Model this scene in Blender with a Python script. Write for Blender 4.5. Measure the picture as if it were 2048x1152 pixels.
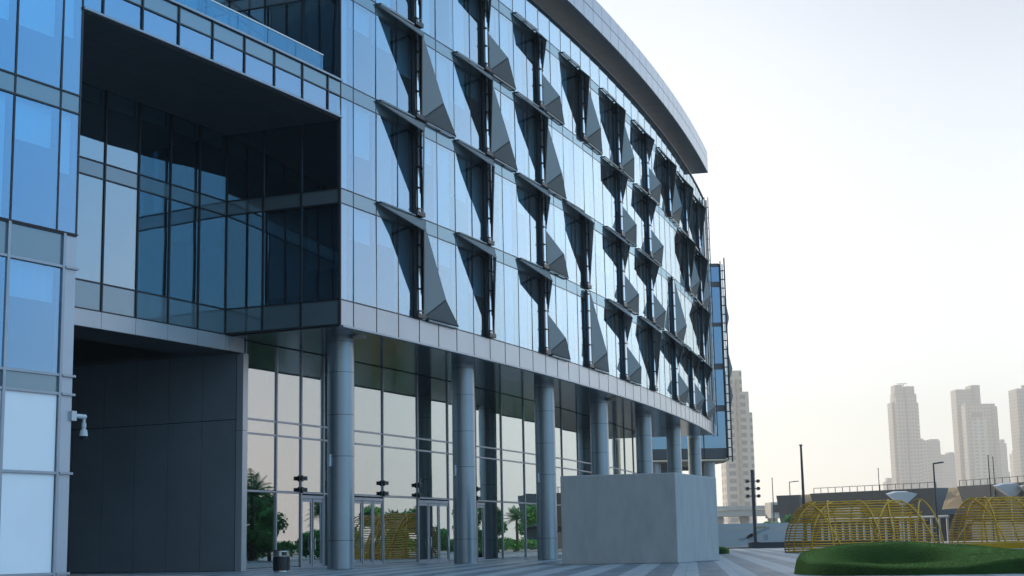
import bpy, math, random
from mathutils import Vector, Matrix
R_ = random.Random(7)
sc = bpy.context.scene
for o in list(bpy.data.objects): bpy.data.objects.remove(o)
# ------------------------------------------------------------------ camera
cd = bpy.data.cameras.new('camera'); cam = bpy.data.objects.new('camera', cd); sc.collection.objects.link(cam)
cd.sensor_width = 36; cd.lens = 3000/2048*36; cd.clip_start = .1; cd.clip_end = 9000
cam.matrix_world = Matrix(((0.9998129464810318, 0.019340942296515184, 0.0, 0),
    (0.0032535980552577037, -0.1681918806447335, -0.9857489058502081, 0),
    (-0.019065312706901854, 0.9855645180485498, -0.16822334741383987, 1.0), (0, 0, 0, 1)))
sc.camera = cam
# ------------------------------------------------------------------ world and sun
SUN_EL, SUN_AZ = math.radians(20), math.radians(-44)      # azimuth from +Y towards +X
w = bpy.data.worlds.new('World'); sc.world = w; w.use_nodes = True
nt = w.node_tree; N = nt.nodes; L = nt.links
for n in list(N): N.remove(n)
out = N.new('ShaderNodeOutputWorld')
sky = N.new('ShaderNodeTexSky'); sky.sky_type = 'NISHITA'; sky.sun_disc = False
sky.sun_elevation = SUN_EL; sky.sun_rotation = SUN_AZ
sky.air_density = 1.3; sky.dust_density = 1.2; sky.ozone_density = 2.0
bg = N.new('ShaderNodeBackground'); bg.inputs['Strength'].default_value = 0.05
tnt = N.new('ShaderNodeMix'); tnt.data_type = 'RGBA'; tnt.blend_type = 'MULTIPLY'; tnt.inputs[0].default_value = 1
L.new(sky.outputs[0], tnt.inputs[6]); tnt.inputs[7].default_value = (.54, .78, 1.0, 1); L.new(tnt.outputs[2], bg.inputs['Color'])
# haze glow of the lower sky towards the sun side and along the horizon
tc = N.new('ShaderNodeTexCoord')
nrm = N.new('ShaderNodeVectorMath'); nrm.operation = 'NORMALIZE'; L.new(tc.outputs['Generated'], nrm.inputs[0])
sep = N.new('ShaderNodeSeparateXYZ'); L.new(nrm.outputs[0], sep.inputs[0])
def wm(op, a, b=None, clamp=False):
    m = N.new('ShaderNodeMath'); m.operation = op; m.use_clamp = clamp
    for i, v in ((0, a), (1, b)):
        if v is None: continue
        if isinstance(v, (int, float)): m.inputs[i].default_value = v
        else: L.new(v, m.inputs[i])
    return m.outputs[0]
acc = bg.outputs[0]
def lobe(az, el, power, col, strength):       # a broad patch of brighter sky round one direction
    global acc
    d = N.new('ShaderNodeVectorMath'); d.operation = 'DOT_PRODUCT'; L.new(nrm.outputs[0], d.inputs[0])
    a, e = math.radians(az), math.radians(el); d.inputs[1].default_value = (math.sin(a)*math.cos(e), math.cos(a)*math.cos(e), math.sin(e))
    g = wm('POWER', wm('MAXIMUM', d.outputs['Value'], 0.0), power); b = N.new('ShaderNodeBackground'); b.inputs['Color'].default_value = (*col, 1)
    L.new(wm('MULTIPLY', g, strength), b.inputs['Strength']); q = N.new('ShaderNodeAddShader'); L.new(acc, q.inputs[0]); L.new(b.outputs[0], q.inputs[1]); acc = q.outputs[0]
lobe(3, 9, 14, (1.0, .96, .92), .80)          # white glare beyond the building
lobe(40, 9, 34, (1.0, .97, .96), 1.05)           # bright haze low down on the right
lobe(29, 7, 60, (1.0, .98, .95), .30)          # the glare spreads along the horizon
lobe(66, 2, 44, (1.0, .56, .38), .95)          # warm rosy haze on the far horizon
lobe(100, 32, 3, (.14, .56, 1.0), .95)          # deep clear blue away from the sun
lobe(135, 55, 2, (.72, .87, 1.0), .58)          # glow added behind the viewer to brighten the facade panels
hz = wm('POWER', wm('SUBTRACT', 1.0, wm('ABSOLUTE', sep.outputs['Z']), True), 9.0)
bgh = N.new('ShaderNodeBackground'); bgh.inputs['Color'].default_value = (1.0, .74, .62, 1)
L.new(wm('MULTIPLY', hz, 0.26), bgh.inputs['Strength'])
a2 = N.new('ShaderNodeAddShader'); L.new(acc, a2.inputs[0]); L.new(bgh.outputs[0], a2.inputs[1]); L.new(a2.outputs[0], out.inputs['Surface'])
sd = bpy.data.lights.new('sun', 'SUN'); sd.energy = 3.0; sd.angle = math.radians(.5); sd.color = (1, .86, .68)
so = bpy.data.objects.new('sun', sd); sc.collection.objects.link(so)
sv = Vector((math.sin(SUN_AZ)*math.cos(SUN_EL), math.cos(SUN_AZ)*math.cos(SUN_EL), math.sin(SUN_EL)))
so.rotation_euler = sv.to_track_quat('Z', 'Y').to_euler(); so.location = sv*300
sc.view_settings.view_transform = 'Standard'; sc.view_settings.look = 'None'
sc.view_settings.gamma = 1; sc.view_settings.exposure = 0.45
sc.cycles.max_bounces = 10; sc.cycles.transparent_max_bounces = 24; sc.cycles.glossy_bounces = 6
sc.cycles.volume_bounces = 1
sc.cycles.caustics_reflective = False

# ------------------------------------------------------------------ materials
def newmat(name):
    m = bpy.data.materials.new(name); m.use_nodes = True
    return m, m.node_tree.nodes, m.node_tree.links
def pr(name, col, rough=.5, metal=0., spec=.5, var=0., vscale=3., bump=0., bscale=20., stretch=None, coat=0.):
    m, n, l = newmat(name); b = n['Principled BSDF']
    b.inputs['Roughness'].default_value = rough; b.inputs['Metallic'].default_value = metal
    b.inputs['Specular IOR Level'].default_value = spec; b.inputs['Base Color'].default_value = (*col, 1)
    b.inputs['Coat Weight'].default_value = coat
    t = n.new('ShaderNodeTexCoord'); mp = n.new('ShaderNodeMapping'); l.new(t.outputs['Object'], mp.inputs[0])
    if stretch: mp.inputs['Scale'].default_value = stretch
    if var:
        x = n.new('ShaderNodeTexNoise'); x.inputs['Scale'].default_value = vscale; x.inputs['Detail'].default_value = 6
        x.inputs['Roughness'].default_value = .65; l.new(mp.outputs[0], x.inputs['Vector'])
        r = n.new('ShaderNodeValToRGB'); r.color_ramp.elements[0].position = .3; r.color_ramp.elements[1].position = .7
        r.color_ramp.elements[0].color = (*[c*(1-var) for c in col], 1); r.color_ramp.elements[1].color = (*[min(1, c*(1+var)) for c in col], 1)
        l.new(x.outputs['Fac'], r.inputs[0]); l.new(r.outputs[0], b.inputs['Base Color'])
    if bump:
        x = n.new('ShaderNodeTexNoise'); x.inputs['Scale'].default_value = bscale; x.inputs['Detail'].default_value = 5
        l.new(mp.outputs[0], x.inputs['Vector']); bp = n.new('ShaderNodeBump'); bp.inputs['Strength'].default_value = bump
        bp.inputs['Distance'].default_value = .05; l.new(x.outputs['Fac'], bp.inputs['Height']); l.new(bp.outputs[0], b.inputs['Normal'])
    return m
def glass(name, tint, refl, base, rng=.55, rough=.0, wave=.012, wscale=.35, power=3.0, edge=None):
    m, n, l = newmat(name); n.remove(n['Principled BSDF']); o = n['Material Output']
    t = n.new('ShaderNodeBsdfTransparent'); t.inputs[0].default_value = (*tint, 1)
    g = n.new('ShaderNodeBsdfGlossy'); g.inputs[0].default_value = (*refl, 1); g.inputs['Roughness'].default_value = rough
    mx = n.new('ShaderNodeMixShader'); lw = n.new('ShaderNodeLayerWeight'); lw.inputs['Blend'].default_value = .5
    pw = n.new('ShaderNodeMath'); pw.operation = 'POWER'; pw.inputs[1].default_value = power; l.new(lw.outputs['Facing'], pw.inputs[0])
    ma = n.new('ShaderNodeMath'); ma.operation = 'MULTIPLY_ADD'; ma.inputs[1].default_value = rng; ma.inputs[2].default_value = base
    ma.use_clamp = True
    l.new(pw.outputs[0], ma.inputs[0]); l.new(ma.outputs[0], mx.inputs[0]); l.new(t.outputs[0], mx.inputs[1]); l.new(g.outputs[0], mx.inputs[2])
    if edge:
        cm = n.new('ShaderNodeMix'); cm.data_type = 'RGBA'; cm.inputs[6].default_value = (*refl, 1); cm.inputs[7].default_value = (*edge, 1)
        l.new(lw.outputs['Facing'], cm.inputs[0]); l.new(cm.outputs[2], g.inputs[0])
    l.new(mx.outputs[0], o.inputs['Surface'])
    tx = n.new('ShaderNodeTexCoord'); x = n.new('ShaderNodeTexNoise'); x.inputs['Scale'].default_value = wscale; x.inputs['Detail'].default_value = 1
    l.new(tx.outputs['Object'], x.inputs['Vector'])
    bp = n.new('ShaderNodeBump'); bp.inputs['Strength'].default_value = 1; bp.inputs['Distance'].default_value = wave
    l.new(x.outputs['Fac'], bp.inputs['Height']); l.new(bp.outputs[0], g.inputs['Normal'])
    return m
M = {}
m, n, l = newmat('pane_back'); n.remove(n['Principled BSDF']); t_ = n.new('ShaderNodeBsdfTransparent'); t_.inputs[0].default_value = (.97, .98, .98, 1); l.new(t_.outputs[0], n['Material Output'].inputs['Surface']); M['clear'] = m
M['glass'] = glass('facade_glass', (.48, .82, .96), (.14, .46, .84), .42, .42, wave=.0015, power=1.2, edge=(.86, .975, 1))
M['recess_glass'] = glass('recess_glass', (.30, .46, .52), (.45, .78, 1.0), .36, .60, edge=(.9, 1, 1))
M['lobby_glass'] = glass('lobby_glass', (.22, .38, .34), (.86, .92, .92), .42, .55, wave=.004, wscale=.35)
M['rail_glass'] = glass('balustrade_glass', (.62, .82, .88), (.35, .7, 1.), .20, .5)
M['smoke'] = glass('tinted_glass', (.36, .56, .66), (.4, .6, .8), .03, .15, wave=.003)
M['mull'] = pr('dark_aluminium', (.018, .022, .028), .35, .3)
M['mull_l'] = pr('grey_aluminium', (.30, .34, .39), .35, .6, var=.08, vscale=.6)
def spandrel():
    m, n, l = newmat('spandrel_glass'); b = n['Principled BSDF']; b.inputs['Base Color'].default_value = (.085, .125, .14, 1); b.inputs['Roughness'].default_value = .6
    t = n.new('ShaderNodeTexCoord'); x = n.new('ShaderNodeTexNoise'); x.inputs['Scale'].default_value = .4; x.inputs['Detail'].default_value = 5; l.new(t.outputs['Object'], x.inputs[0])
    r = n.new('ShaderNodeValToRGB'); r.color_ramp.elements[0].color = (.065, .10, .115, 1); r.color_ramp.elements[1].color = (.105, .15, .165, 1); l.new(x.outputs['Fac'], r.inputs[0]); l.new(r.outputs[0], b.inputs['Base Color'])
    g = n.new('ShaderNodeBsdfGlossy'); g.inputs[0].default_value = (.56, .80, .95, 1); g.inputs['Roughness'].default_value = .06
    lw = n.new('ShaderNodeLayerWeight'); lw.inputs['Blend'].default_value = .5; ma = n.new('ShaderNodeMath'); ma.operation = 'MULTIPLY_ADD'; ma.inputs[1].default_value = .56; ma.inputs[2].default_value = .04
    l.new(lw.outputs['Facing'], ma.inputs[0]); mx = n.new('ShaderNodeMixShader'); l.new(ma.outputs[0], mx.inputs[0]); l.new(b.outputs[0], mx.inputs[1]); l.new(g.outputs[0], mx.inputs[2]); l.new(mx.outputs[0], n['Material Output'].inputs['Surface'])
    return m
M['spandrel'] = spandrel()
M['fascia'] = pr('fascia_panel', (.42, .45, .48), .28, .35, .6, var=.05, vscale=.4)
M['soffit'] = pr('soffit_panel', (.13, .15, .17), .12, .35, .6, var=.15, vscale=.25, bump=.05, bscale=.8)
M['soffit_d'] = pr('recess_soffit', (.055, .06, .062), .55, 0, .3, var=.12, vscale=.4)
M['column'] = pr('column_cladding', (.27, .315, .35), .30, .55, .5, var=.07, vscale=.5, bump=.02, bscale=2)
M['seam'] = pr('panel_joint', (.012, .013, .015), .7)
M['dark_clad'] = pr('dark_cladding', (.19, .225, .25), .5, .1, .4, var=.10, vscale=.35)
M['pier'] = pr('pier_panel', (.40, .44, .49), .35, .4, var=.05, vscale=.5)
M['frost'] = pr('frosted_panel', (.88, .88, .90), .35, 0, .5, var=.03, vscale=.5)
M['blind'] = pr('roller_blind', (.86, .90, .92), .8, var=.06, vscale=1.2, stretch=(4, 4, .4))
M['blind2'] = pr('grey_curtain', (.42, .52, .58), .8, var=.10, vscale=1.5, stretch=(4, 4, .3))
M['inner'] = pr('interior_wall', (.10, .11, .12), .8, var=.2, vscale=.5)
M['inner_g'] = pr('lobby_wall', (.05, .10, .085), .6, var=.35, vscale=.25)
M['mesh'] = None
def meshmat():
    m, n, l = newmat('perforated_metal'); b = n['Principled BSDF']; o = n['Material Output']
    b.inputs['Base Color'].default_value = (.27, .27, .265, 1); b.inputs['Roughness'].default_value = .45; b.inputs['Metallic'].default_value = .3
    t = n.new('ShaderNodeBsdfTransparent'); mx = n.new('ShaderNodeMixShader'); mx.inputs[0].default_value = .86
    l.new(t.outputs[0], mx.inputs[1]); l.new(b.outputs[0], mx.inputs[2]); l.new(mx.outputs[0], o.inputs['Surface'])
    return m
M['mesh'] = meshmat()
M['flap'] = pr('flap_metal', (.22, .22, .21), .4, .5)
M['tube'] = pr('bright_tube', (.80, .84, .88), .18, .9)
M['black'] = pr('black_paint', (.012, .013, .016), .4)
M['concrete'] = pr('concrete', (.37, .365, .36), .8, 0, .3, var=.10, vscale=.9, bump=.15, bscale=9, stretch=(1.6, 1.6, .55))
M['conc_l'] = pr('pale_concrete', (.52, .50, .46), .8, var=.1, vscale=.3)
M['canopy'] = pr('canopy_panel', (.28, .36, .44), .22, .65, .6, var=.05, vscale=.3)
M['canopy_s'] = pr('canopy_soffit', (.11, .13, .15), .4, .2, var=.12, vscale=.3)
M['steel'] = pr('brushed_steel', (.55, .56, .56), .25, .95)
M['white'] = pr('white_metal', (.50, .53, .56), .35)
M['pole'] = pr('dark_pole', (.03, .038, .05), .4, .4)
M['pole_g'] = pr('grey_pole', (.16, .16, .16), .5, .4)
M['yellow'] = pr('yellow_pipe', (.68, .37, .005), .38, 0, .5, var=.2, vscale=1.5)
M['cream'] = pr('cream_panel', (.72, .60, .45), .7)
M['navy'] = pr('dark_planter', (.02, .028, .045), .5)
M['leaf'] = pr('leaf', (.048, .125, .040), .6, var=.45, vscale=.8)
M['leaf2'] = pr('palm_leaf', (.055, .105, .055), .55, var=.35, vscale=1.2)
M['bark'] = pr('bark', (.14, .105, .075), .9, var=.3, vscale=4)
M['sail'] = pr('white_membrane', (.50, .53, .56), .6)
M['stad'] = pr('grey_cladding', (.085, .10, .115), .5, .1, var=.1, vscale=.05)
M['stadl'] = pr('light_cladding', (.48, .50, .52), .5)
M['bluegl'] = glass('wing_glass', (.1, .2, .3), (.35, .62, .95), .62, .35)
def leafmat(name, col):
    m, n, l = newmat(name); b = n['Principled BSDF']; b.inputs['Roughness'].default_value = .6
    t = n.new('ShaderNodeTexCoord'); x = n.new('ShaderNodeTexNoise'); x.inputs['Scale'].default_value = .9; x.inputs['Detail'].default_value = 5; l.new(t.outputs['Object'], x.inputs[0])
    r = n.new('ShaderNodeValToRGB'); r.color_ramp.elements[0].position = .35; r.color_ramp.elements[1].position = .68
    r.color_ramp.elements[0].color = (*[c*.45 for c in col], 1); r.color_ramp.elements[1].color = (*[c*1.5 for c in col], 1)
    l.new(x.outputs['Fac'], r.inputs[0]); l.new(r.outputs[0], b.inputs['Base Color'])
    tr = n.new('ShaderNodeBsdfTranslucent'); l.new(r.outputs[0], tr.inputs[0]); mx = n.new('ShaderNodeMixShader'); mx.inputs[0].default_value = .45
    l.new(b.outputs[0], mx.inputs[1]); l.new(tr.outputs[0], mx.inputs[2]); l.new(mx.outputs[0], n['Material Output'].inputs['Surface']); return m
M['leaf'] = leafmat('leaf', (.15, .42, .11)); M['leaf2'] = leafmat('palm_leaf', (.11, .27, .11))
def turf():
    m, n, l = newmat('turf'); b = n['Principled BSDF']; b.inputs['Roughness'].default_value = 1; b.inputs['Specular IOR Level'].default_value = .05
    b.inputs['Sheen Weight'].default_value = 1; b.inputs['Sheen Roughness'].default_value = .3; b.inputs['Sheen Tint'].default_value = (.55, .80, .20, 1)
    t = n.new('ShaderNodeTexCoord')
    x = n.new('ShaderNodeTexNoise'); x.inputs['Scale'].default_value = 14; x.inputs['Detail'].default_value = 8; x.inputs['Roughness'].default_value = .8
    y = n.new('ShaderNodeTexNoise'); y.inputs['Scale'].default_value = 1.1; y.inputs['Detail'].default_value = 4
    l.new(t.outputs['Object'], x.inputs[0]); l.new(t.outputs['Object'], y.inputs[0])
    ad = n.new('ShaderNodeMath'); ad.operation = 'MULTIPLY_ADD'; ad.inputs[1].default_value = .5; l.new(x.outputs['Fac'], ad.inputs[0])
    m2 = n.new('ShaderNodeMath'); m2.operation = 'MULTIPLY'; m2.inputs[1].default_value = .5; l.new(y.outputs['Fac'], m2.inputs[0]); l.new(m2.outputs[0], ad.inputs[2])
    r = n.new('ShaderNodeValToRGB'); r.color_ramp.elements[0].position = .35; r.color_ramp.elements[1].position = .65
    r.color_ramp.elements[0].color = (.008, .022, .005, 1); r.color_ramp.elements[1].color = (.034, .075, .018, 1)
    l.new(ad.outputs[0], r.inputs[0]); l.new(r.outputs[0], b.inputs['Base Color'])
    bp = n.new('ShaderNodeBump'); bp.inputs['Strength'].default_value = .9; bp.inputs['Distance'].default_value = .06
    l.new(x.outputs['Fac'], bp.inputs['Height']); l.new(bp.outputs[0], b.inputs['Normal'])
    return m
M['turf'] = turf(); M['tip'] = pr('turf_lit_tip', (.15, .235, .045), .8, var=.4, vscale=3)  # tip: brighter green of the level turf, stands for light from above
def paving():
    # slabs laid in broad light and dark stripes running away from the viewer
    m, n, l = newmat('paving'); b = n['Principled BSDF']; b.inputs['Roughness'].default_value = .5; b.inputs['Specular IOR Level'].default_value = .4
    t = n.new('ShaderNodeTexCoord'); mp = n.new('ShaderNodeMapping'); mp.inputs['Rotation'].default_value = (0, 0, math.radians(6.6))
    l.new(t.outputs['Object'], mp.inputs[0]); sp = n.new('ShaderNodeSeparateXYZ'); l.new(mp.outputs[0], sp.inputs[0])
    def mt(op, a, bb=None):
        k = n.new('ShaderNodeMath'); k.operation = op
        for i, v in ((0, a), (1, bb)):
            if v is None: continue
            if isinstance(v, (int, float)): k.inputs[i].default_value = v
            else: l.new(v, k.inputs[i])
        return k.outputs[0]
    st = mt('GREATER_THAN', mt('MODULO', mt('ADD', sp.outputs[0], 100.28), 1.62), .81)
    # per-slab tone
    bx = mt('FLOOR', mt('DIVIDE', sp.outputs[0], .405)); by = mt('FLOOR', mt('DIVIDE', sp.outputs[1], 1.2))
    cb = n.new('ShaderNodeCombineXYZ'); l.new(bx, cb.inputs[0]); l.new(by, cb.inputs[1])
    wn = n.new('ShaderNodeTexWhiteNoise'); l.new(cb.outputs[0], wn.inputs['Vector'])
    stp = mt('MULTIPLY_ADD', st, .55); stp.node.inputs[2].default_value = .10
    tone = mt('ADD', stp, mt('MULTIPLY', wn.outputs['Value'], .22))
    ns = n.new('ShaderNodeTexNoise'); ns.inputs['Scale'].default_value = .35; ns.inputs['Detail'].default_value = 7; l.new(mp.outputs[0], ns.inputs[0])
    tone = mt('ADD', tone, mt('MULTIPLY', mt('SUBTRACT', ns.outputs['Fac'], .5), .5))
    r = n.new('ShaderNodeValToRGB'); r.color_ramp.elements[0].color = (.062, .088, .115, 1); r.color_ramp.elements[1].color = (.36, .40, .43, 1)
    l.new(tone, r.inputs[0])
    jx = mt('LESS_THAN', mt('MODULO', mt('ADD', sp.outputs[0], 400), .405), .012); jy = mt('LESS_THAN', mt('MODULO', mt('ADD', sp.outputs[1], 400), 1.2), .02)
    jj = mt('MAXIMUM', jx, jy)
    mxr = n.new('ShaderNodeMix'); mxr.data_type = 'RGBA'; l.new(jj, mxr.inputs[0]); l.new(r.outputs[0], mxr.inputs[6]); mxr.inputs[7].default_value = (.05, .055, .06, 1)
    l.new(mxr.outputs[2], b.inputs['Base Color'])
    rr = mt('MULTIPLY_ADD', ns.outputs['Fac'], .35); rr.node.inputs[2].default_value = .28; l.new(rr, b.inputs['Roughness'])
    return m
M['paving'] = paving()
M['sand'] = pr('sandy_ground', (.30, .27, .22), .95, var=.2, vscale=.02)
def towermat(name, col, gl, sx, sz, fx=.55, fz=.5):
    m, n, l = newmat(name); b = n['Principled BSDF']; b.inputs['Roughness'].default_value = .55
    t = n.new('ShaderNodeTexCoord'); sp = n.new('ShaderNodeSeparateXYZ'); l.new(t.outputs['Object'], sp.inputs[0])
    def mt(op, a, bb=None):
        k = n.new('ShaderNodeMath'); k.operation = op
        for i, v in ((0, a), (1, bb)):
            if v is None: continue
            if isinstance(v, (int, float)): k.inputs[i].default_value = v
            else: l.new(v, k.inputs[i])
        return k.outputs[0]
    hx = mt('ADD', sp.outputs[0], mt('MULTIPLY', sp.outputs[1], .73))
    a = mt('LESS_THAN', mt('MODULO', mt('ADD', hx, 4000), sx), sx*fx); c = mt('LESS_THAN', mt('MODULO', mt('ADD', sp.outputs[2], 40), sz), sz*fz)
    q = mt('MULTIPLY', a, c); mx = n.new('ShaderNodeMix'); mx.data_type = 'RGBA'; l.new(q, mx.inputs[0])
    mx.inputs[6].default_value = (*col, 1); mx.inputs[7].default_value = (*gl, 1); l.new(mx.outputs[2], b.inputs['Base Color'])
    return m
M['tw1'] = towermat('tower_stone', (.34, .27, .21), (.07, .09, .11), 3.2, 3.6)
M['tw2'] = towermat('tower_grey', (.27, .22, .185), (.08, .10, .12), 2.6, 3.4, .6, .6)
M['tw3'] = towermat('balcony_tower', (.46, .41, .35), (.13, .14, .15), 6.5, 3.5, .5, .55)

# ------------------------------------------------------------------ mesh helpers
C = sc.collection
class MB:
    def __init__(s): s.v = []; s.f = []; s.m = []; s.mats = []
    def mi(s, m):
        if m not in s.mats: s.mats.append(m)
        return s.mats.index(m)
    def poly(s, pts, m):
        i = len(s.v); s.v += [tuple(p) for p in pts]; s.f.append(tuple(range(i, i+len(pts)))); s.m.append(s.mi(m))
    def hexa(s, a, m):           # a: 4 bottom + 4 top points
        i = len(s.v); s.v += [tuple(p) for p in a]; k = s.mi(m)
        for f in ((3, 2, 1, 0), (4, 5, 6, 7), (0, 1, 5, 4), (1, 2, 6, 5), (2, 3, 7, 6), (3, 0, 4, 7)):
            s.f.append(tuple(i+j for j in f)); s.m.append(k)
    def box(s, c, d, m, rz=0):
        x, y, z = c; a, b, h = d[0]/2, d[1]/2, d[2]/2; co, si = math.cos(rz), math.sin(rz)
        p = [(x+u*co-v*si, y+u*si+v*co) for u, v in ((-a, -b), (a, -b), (a, b), (-a, b))]
        s.hexa([(q[0], q[1], z-h) for q in p]+[(q[0], q[1], z+h) for q in p], m)
    def prism(s, plan, z0, z1, m, cap=True):
        i = len(s.v); n = len(plan); k = s.mi(m)
        s.v += [(p[0], p[1], z0) for p in plan]+[(p[0], p[1], z1) for p in plan]
        for j in range(n):
            s.f.append((i+j, i+(j+1) % n, i+n+(j+1) % n, i+n+j)); s.m.append(k)
        if cap:
            s.f.append(tuple(i+j for j in range(n))[::-1]); s.m.append(k); s.f.append(tuple(i+n+j for j in range(n))); s.m.append(k)
    def tube(s, pts, r, m, seg=8, r1=None, caps=True):
        pts = [Vector(p) for p in pts]; k = s.mi(m); rings = []
        for j, p in enumerate(pts):
            d = (pts[min(j+1, len(pts)-1)]-pts[max(j-1, 0)]).normalized()
            u = d.cross(Vector((0, 0, 1)) if abs(d.z) < .9 else Vector((1, 0, 0))).normalized(); v = d.cross(u)
            rr = r if r1 is None else r+(r1-r)*j/(len(pts)-1)
            i = len(s.v); rings.append(i)
            s.v += [tuple(p+(u*math.cos(2*math.pi*t/seg)+v*math.sin(2*math.pi*t/seg))*rr) for t in range(seg)]
        for a, b in zip(rings, rings[1:]):
            for t in range(seg):
                s.f.append((a+t, a+(t+1) % seg, b+(t+1) % seg, b+t)); s.m.append(k)
        if caps:
            s.f.append(tuple(rings[0]+t for t in range(seg))[::-1]); s.m.append(k); s.f.append(tuple(rings[-1]+t for t in range(seg))); s.m.append(k)
    def plate(s, pts, th, nrm, m):     # solid plate from a polygon
        nv = Vector(nrm)*th; i = len(s.v); n = len(pts); k = s.mi(m)
        s.v += [tuple(Vector(p)) for p in pts]+[tuple(Vector(p)+nv) for p in pts]
        s.f.append(tuple(range(i, i+n))[::-1]); s.m.append(k); s.f.append(tuple(range(i+n, i+2*n))); s.m.append(k)
        for j in range(n): s.f.append((i+j, i+(j+1) % n, i+n+(j+1) % n, i+n+j)); s.m.append(k)
    def build(s, name, parent=None, smooth=False, fix=True):
        me = bpy.data.meshes.new(name); me.from_pydata(s.v, [], s.f)
        for m in s.mats: me.materials.append(M[m])
        me.polygons.foreach_set('material_index', s.m)
        if smooth: me.polygons.foreach_set('use_smooth', [True]*len(s.f))
        me.update()
        if fix:
            import bmesh
            b = bmesh.new(); b.from_mesh(me); bmesh.ops.recalc_face_normals(b, faces=b.faces); b.to_mesh(me); b.free()
        if smooth:
            try: me.set_sharp_from_angle(angle=math.radians(40))
            except Exception: pass
        o = bpy.data.objects.new(name, me); C.objects.link(o)
        if parent: o.parent = parent
        return o
def tag(o, label=None, cat=None, group=None, kind=None):
    if label: o['label'] = label
    if cat: o['category'] = cat
    if group: o['group'] = group
    if kind: o['kind'] = kind
    return o
def empty(name, loc=(0, 0, 0), rz=0):
    o = bpy.data.objects.new(name, None); C.objects.link(o); o.location = loc; o.rotation_euler.z = rz; return o

# ------------------------------------------------------------------ plan of the curved building
CX, CY, RR, TH0 = -313.4609735, 216.7783414, 340.393, math.atan2(67.03172955-216.7783414, -7.72175185+313.4609735)
def P(s, n, z=None):
    t = TH0+s/RR; x, y = CX+(RR+n)*math.cos(t), CY+(RR+n)*math.sin(t)
    return (x, y) if z is None else (x, y, z)
def nrm_at(s): t = TH0+s/RR; return (math.cos(t), math.sin(t), 0)
def bsn(mb, s0, s1, n0, n1, z0, z1, m):
    mb.hexa([P(s0, n0, z0), P(s0, n1, z0), P(s1, n1, z0), P(s1, n0, z0), P(s0, n0, z1), P(s0, n1, z1), P(s1, n1, z1), P(s1, n0, z1)], m)
def run(mb, ss, n0, n1, z0, z1, m):
    for a, b in zip(ss, ss[1:]): bsn(mb, a, b, n0, n1, z0, z1, m)
ZB = 10.9; GB = 12.08
ROWS = [(12.08, 16.56), (17.25, 21.6), (22.3, 26.6), (27.2, 31.45)]
BANDS = [(16.56, 17.25), (21.6, 22.3), (26.6, 27.2), (31.45, 32.1)]
ZT = 33.85
POST = [7.26, 15.5, 23.7, 31.75, 40.2, 48.8, 57.3, 65.7, 73.9]
END = 80.6
SEAM = [0, 1.08, 3.13, 5.2]
for a, b in zip(POST, POST[1:]+[END]): SEAM += [a+.03+(b-a)*k/4 for k in range(4)]
SEAM.append(END)
LS = [-17.62-2.09*k for k in range(12)][::-1]+[-16.7]                  # left wing seams
BS = [-16.7, -15.7, -13.6, -11.52, -9.45, -7.35, -5.25, -3.15, -1.12, 0]  # recess seams
off = empty('office_building', P(20, -12, 0))
O0 = Vector(off.location)
def ob(mb, name, parent=None, smooth=False):
    o = mb.build(name, None, smooth)
    o.parent = parent or off
    if o.parent is off: o.matrix_parent_inverse = Matrix.Translation(-O0)
    else: o.matrix_parent_inverse = parent.matrix_parent_inverse.copy() if False else Matrix.Identity(4)
    return o
tag(off, 'large office building with curved blue glass front, folded triangular sunshades and tall round columns', 'building')
# windows of the curved front: pane + blind hung behind it
wins = []
def window(s0, s1, z0, z1, gl='glass', blind=True, n=0., name='window'):
    mb = MB(); g = .035
    t_ = [R_.uniform(-.012, .012) for _ in range(4)]          # no pane sits perfectly flat in its frame
    F_ = [P(s0+g, n+t_[0], z0+g), P(s1-g, n+t_[1], z0+g), P(s1-g, n+t_[2], z1-g), P(s0+g, n+t_[0]+t_[2]-t_[1], z1-g)]
    mb.poly(F_, gl); mb.poly([P(s0+g, n-.03, z0+g), P(s0+g, n-.03, z1-g), P(s1-g, n-.03, z1-g), P(s1-g, n-.03, z0+g)], 'clear')
    if blind:
        u = R_.random(); h = z1-z0
        if u < .45: zb = z1-h*R_.choice([.28, .33, .5, .55]); mb.hexa([P(s0+.15, n-.3, zb), P(s0+.15, n-.28, zb), P(s1-.15, n-.28, zb), P(s1-.15, n-.3, zb), P(s0+.15, n-.3, z1), P(s0+.15, n-.28, z1), P(s1-.15, n-.28, z1), P(s1-.15, n-.3, z1)], 'blind')
        elif u < .9: mb.hexa([P(s0+.15, n-.3, z0), P(s0+.15, n-.28, z0), P(s1-.15, n-.28, z0), P(s1-.15, n-.3, z0), P(s0+.15, n-.3, z1), P(s0+.15, n-.28, z1), P(s1-.15, n-.28, z1), P(s1-.15, n-.3, z1)], R_.choice(['blind', 'blind2']))
    wins.append((mb, name, (z1-z0)*(s1-s0)/(1+abs(s0+20)/14)**2))
for z0, z1 in ROWS:
    for a, b in zip(SEAM, SEAM[1:]): window(a, b, z0, z1)
for z0, z1 in ROWS[1:3]:
    for a, b in list(zip(LS, LS[1:]))[-9:]: window(a, b, z0, z1)
for a, b in list(zip(LS, LS[1:]))[-9:]: window(a, b, 12.13, 16.56)
for a, b in zip(BS, BS[1:]): window(a, b, 20.66, 21.6, blind=False)
wl = [-34.1, -32.1, -30.0, -28.0, -26.0, -23.9, -21.8, -19.75, -17.3]
for a, b in zip(wl, wl[1:]): window(a, b, 7.1, 10.85)
wins.sort(key=lambda t: -t[2])
for mb, nm, _ in wins[:100]: ob(mb, nm)
rest = MB()
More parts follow.
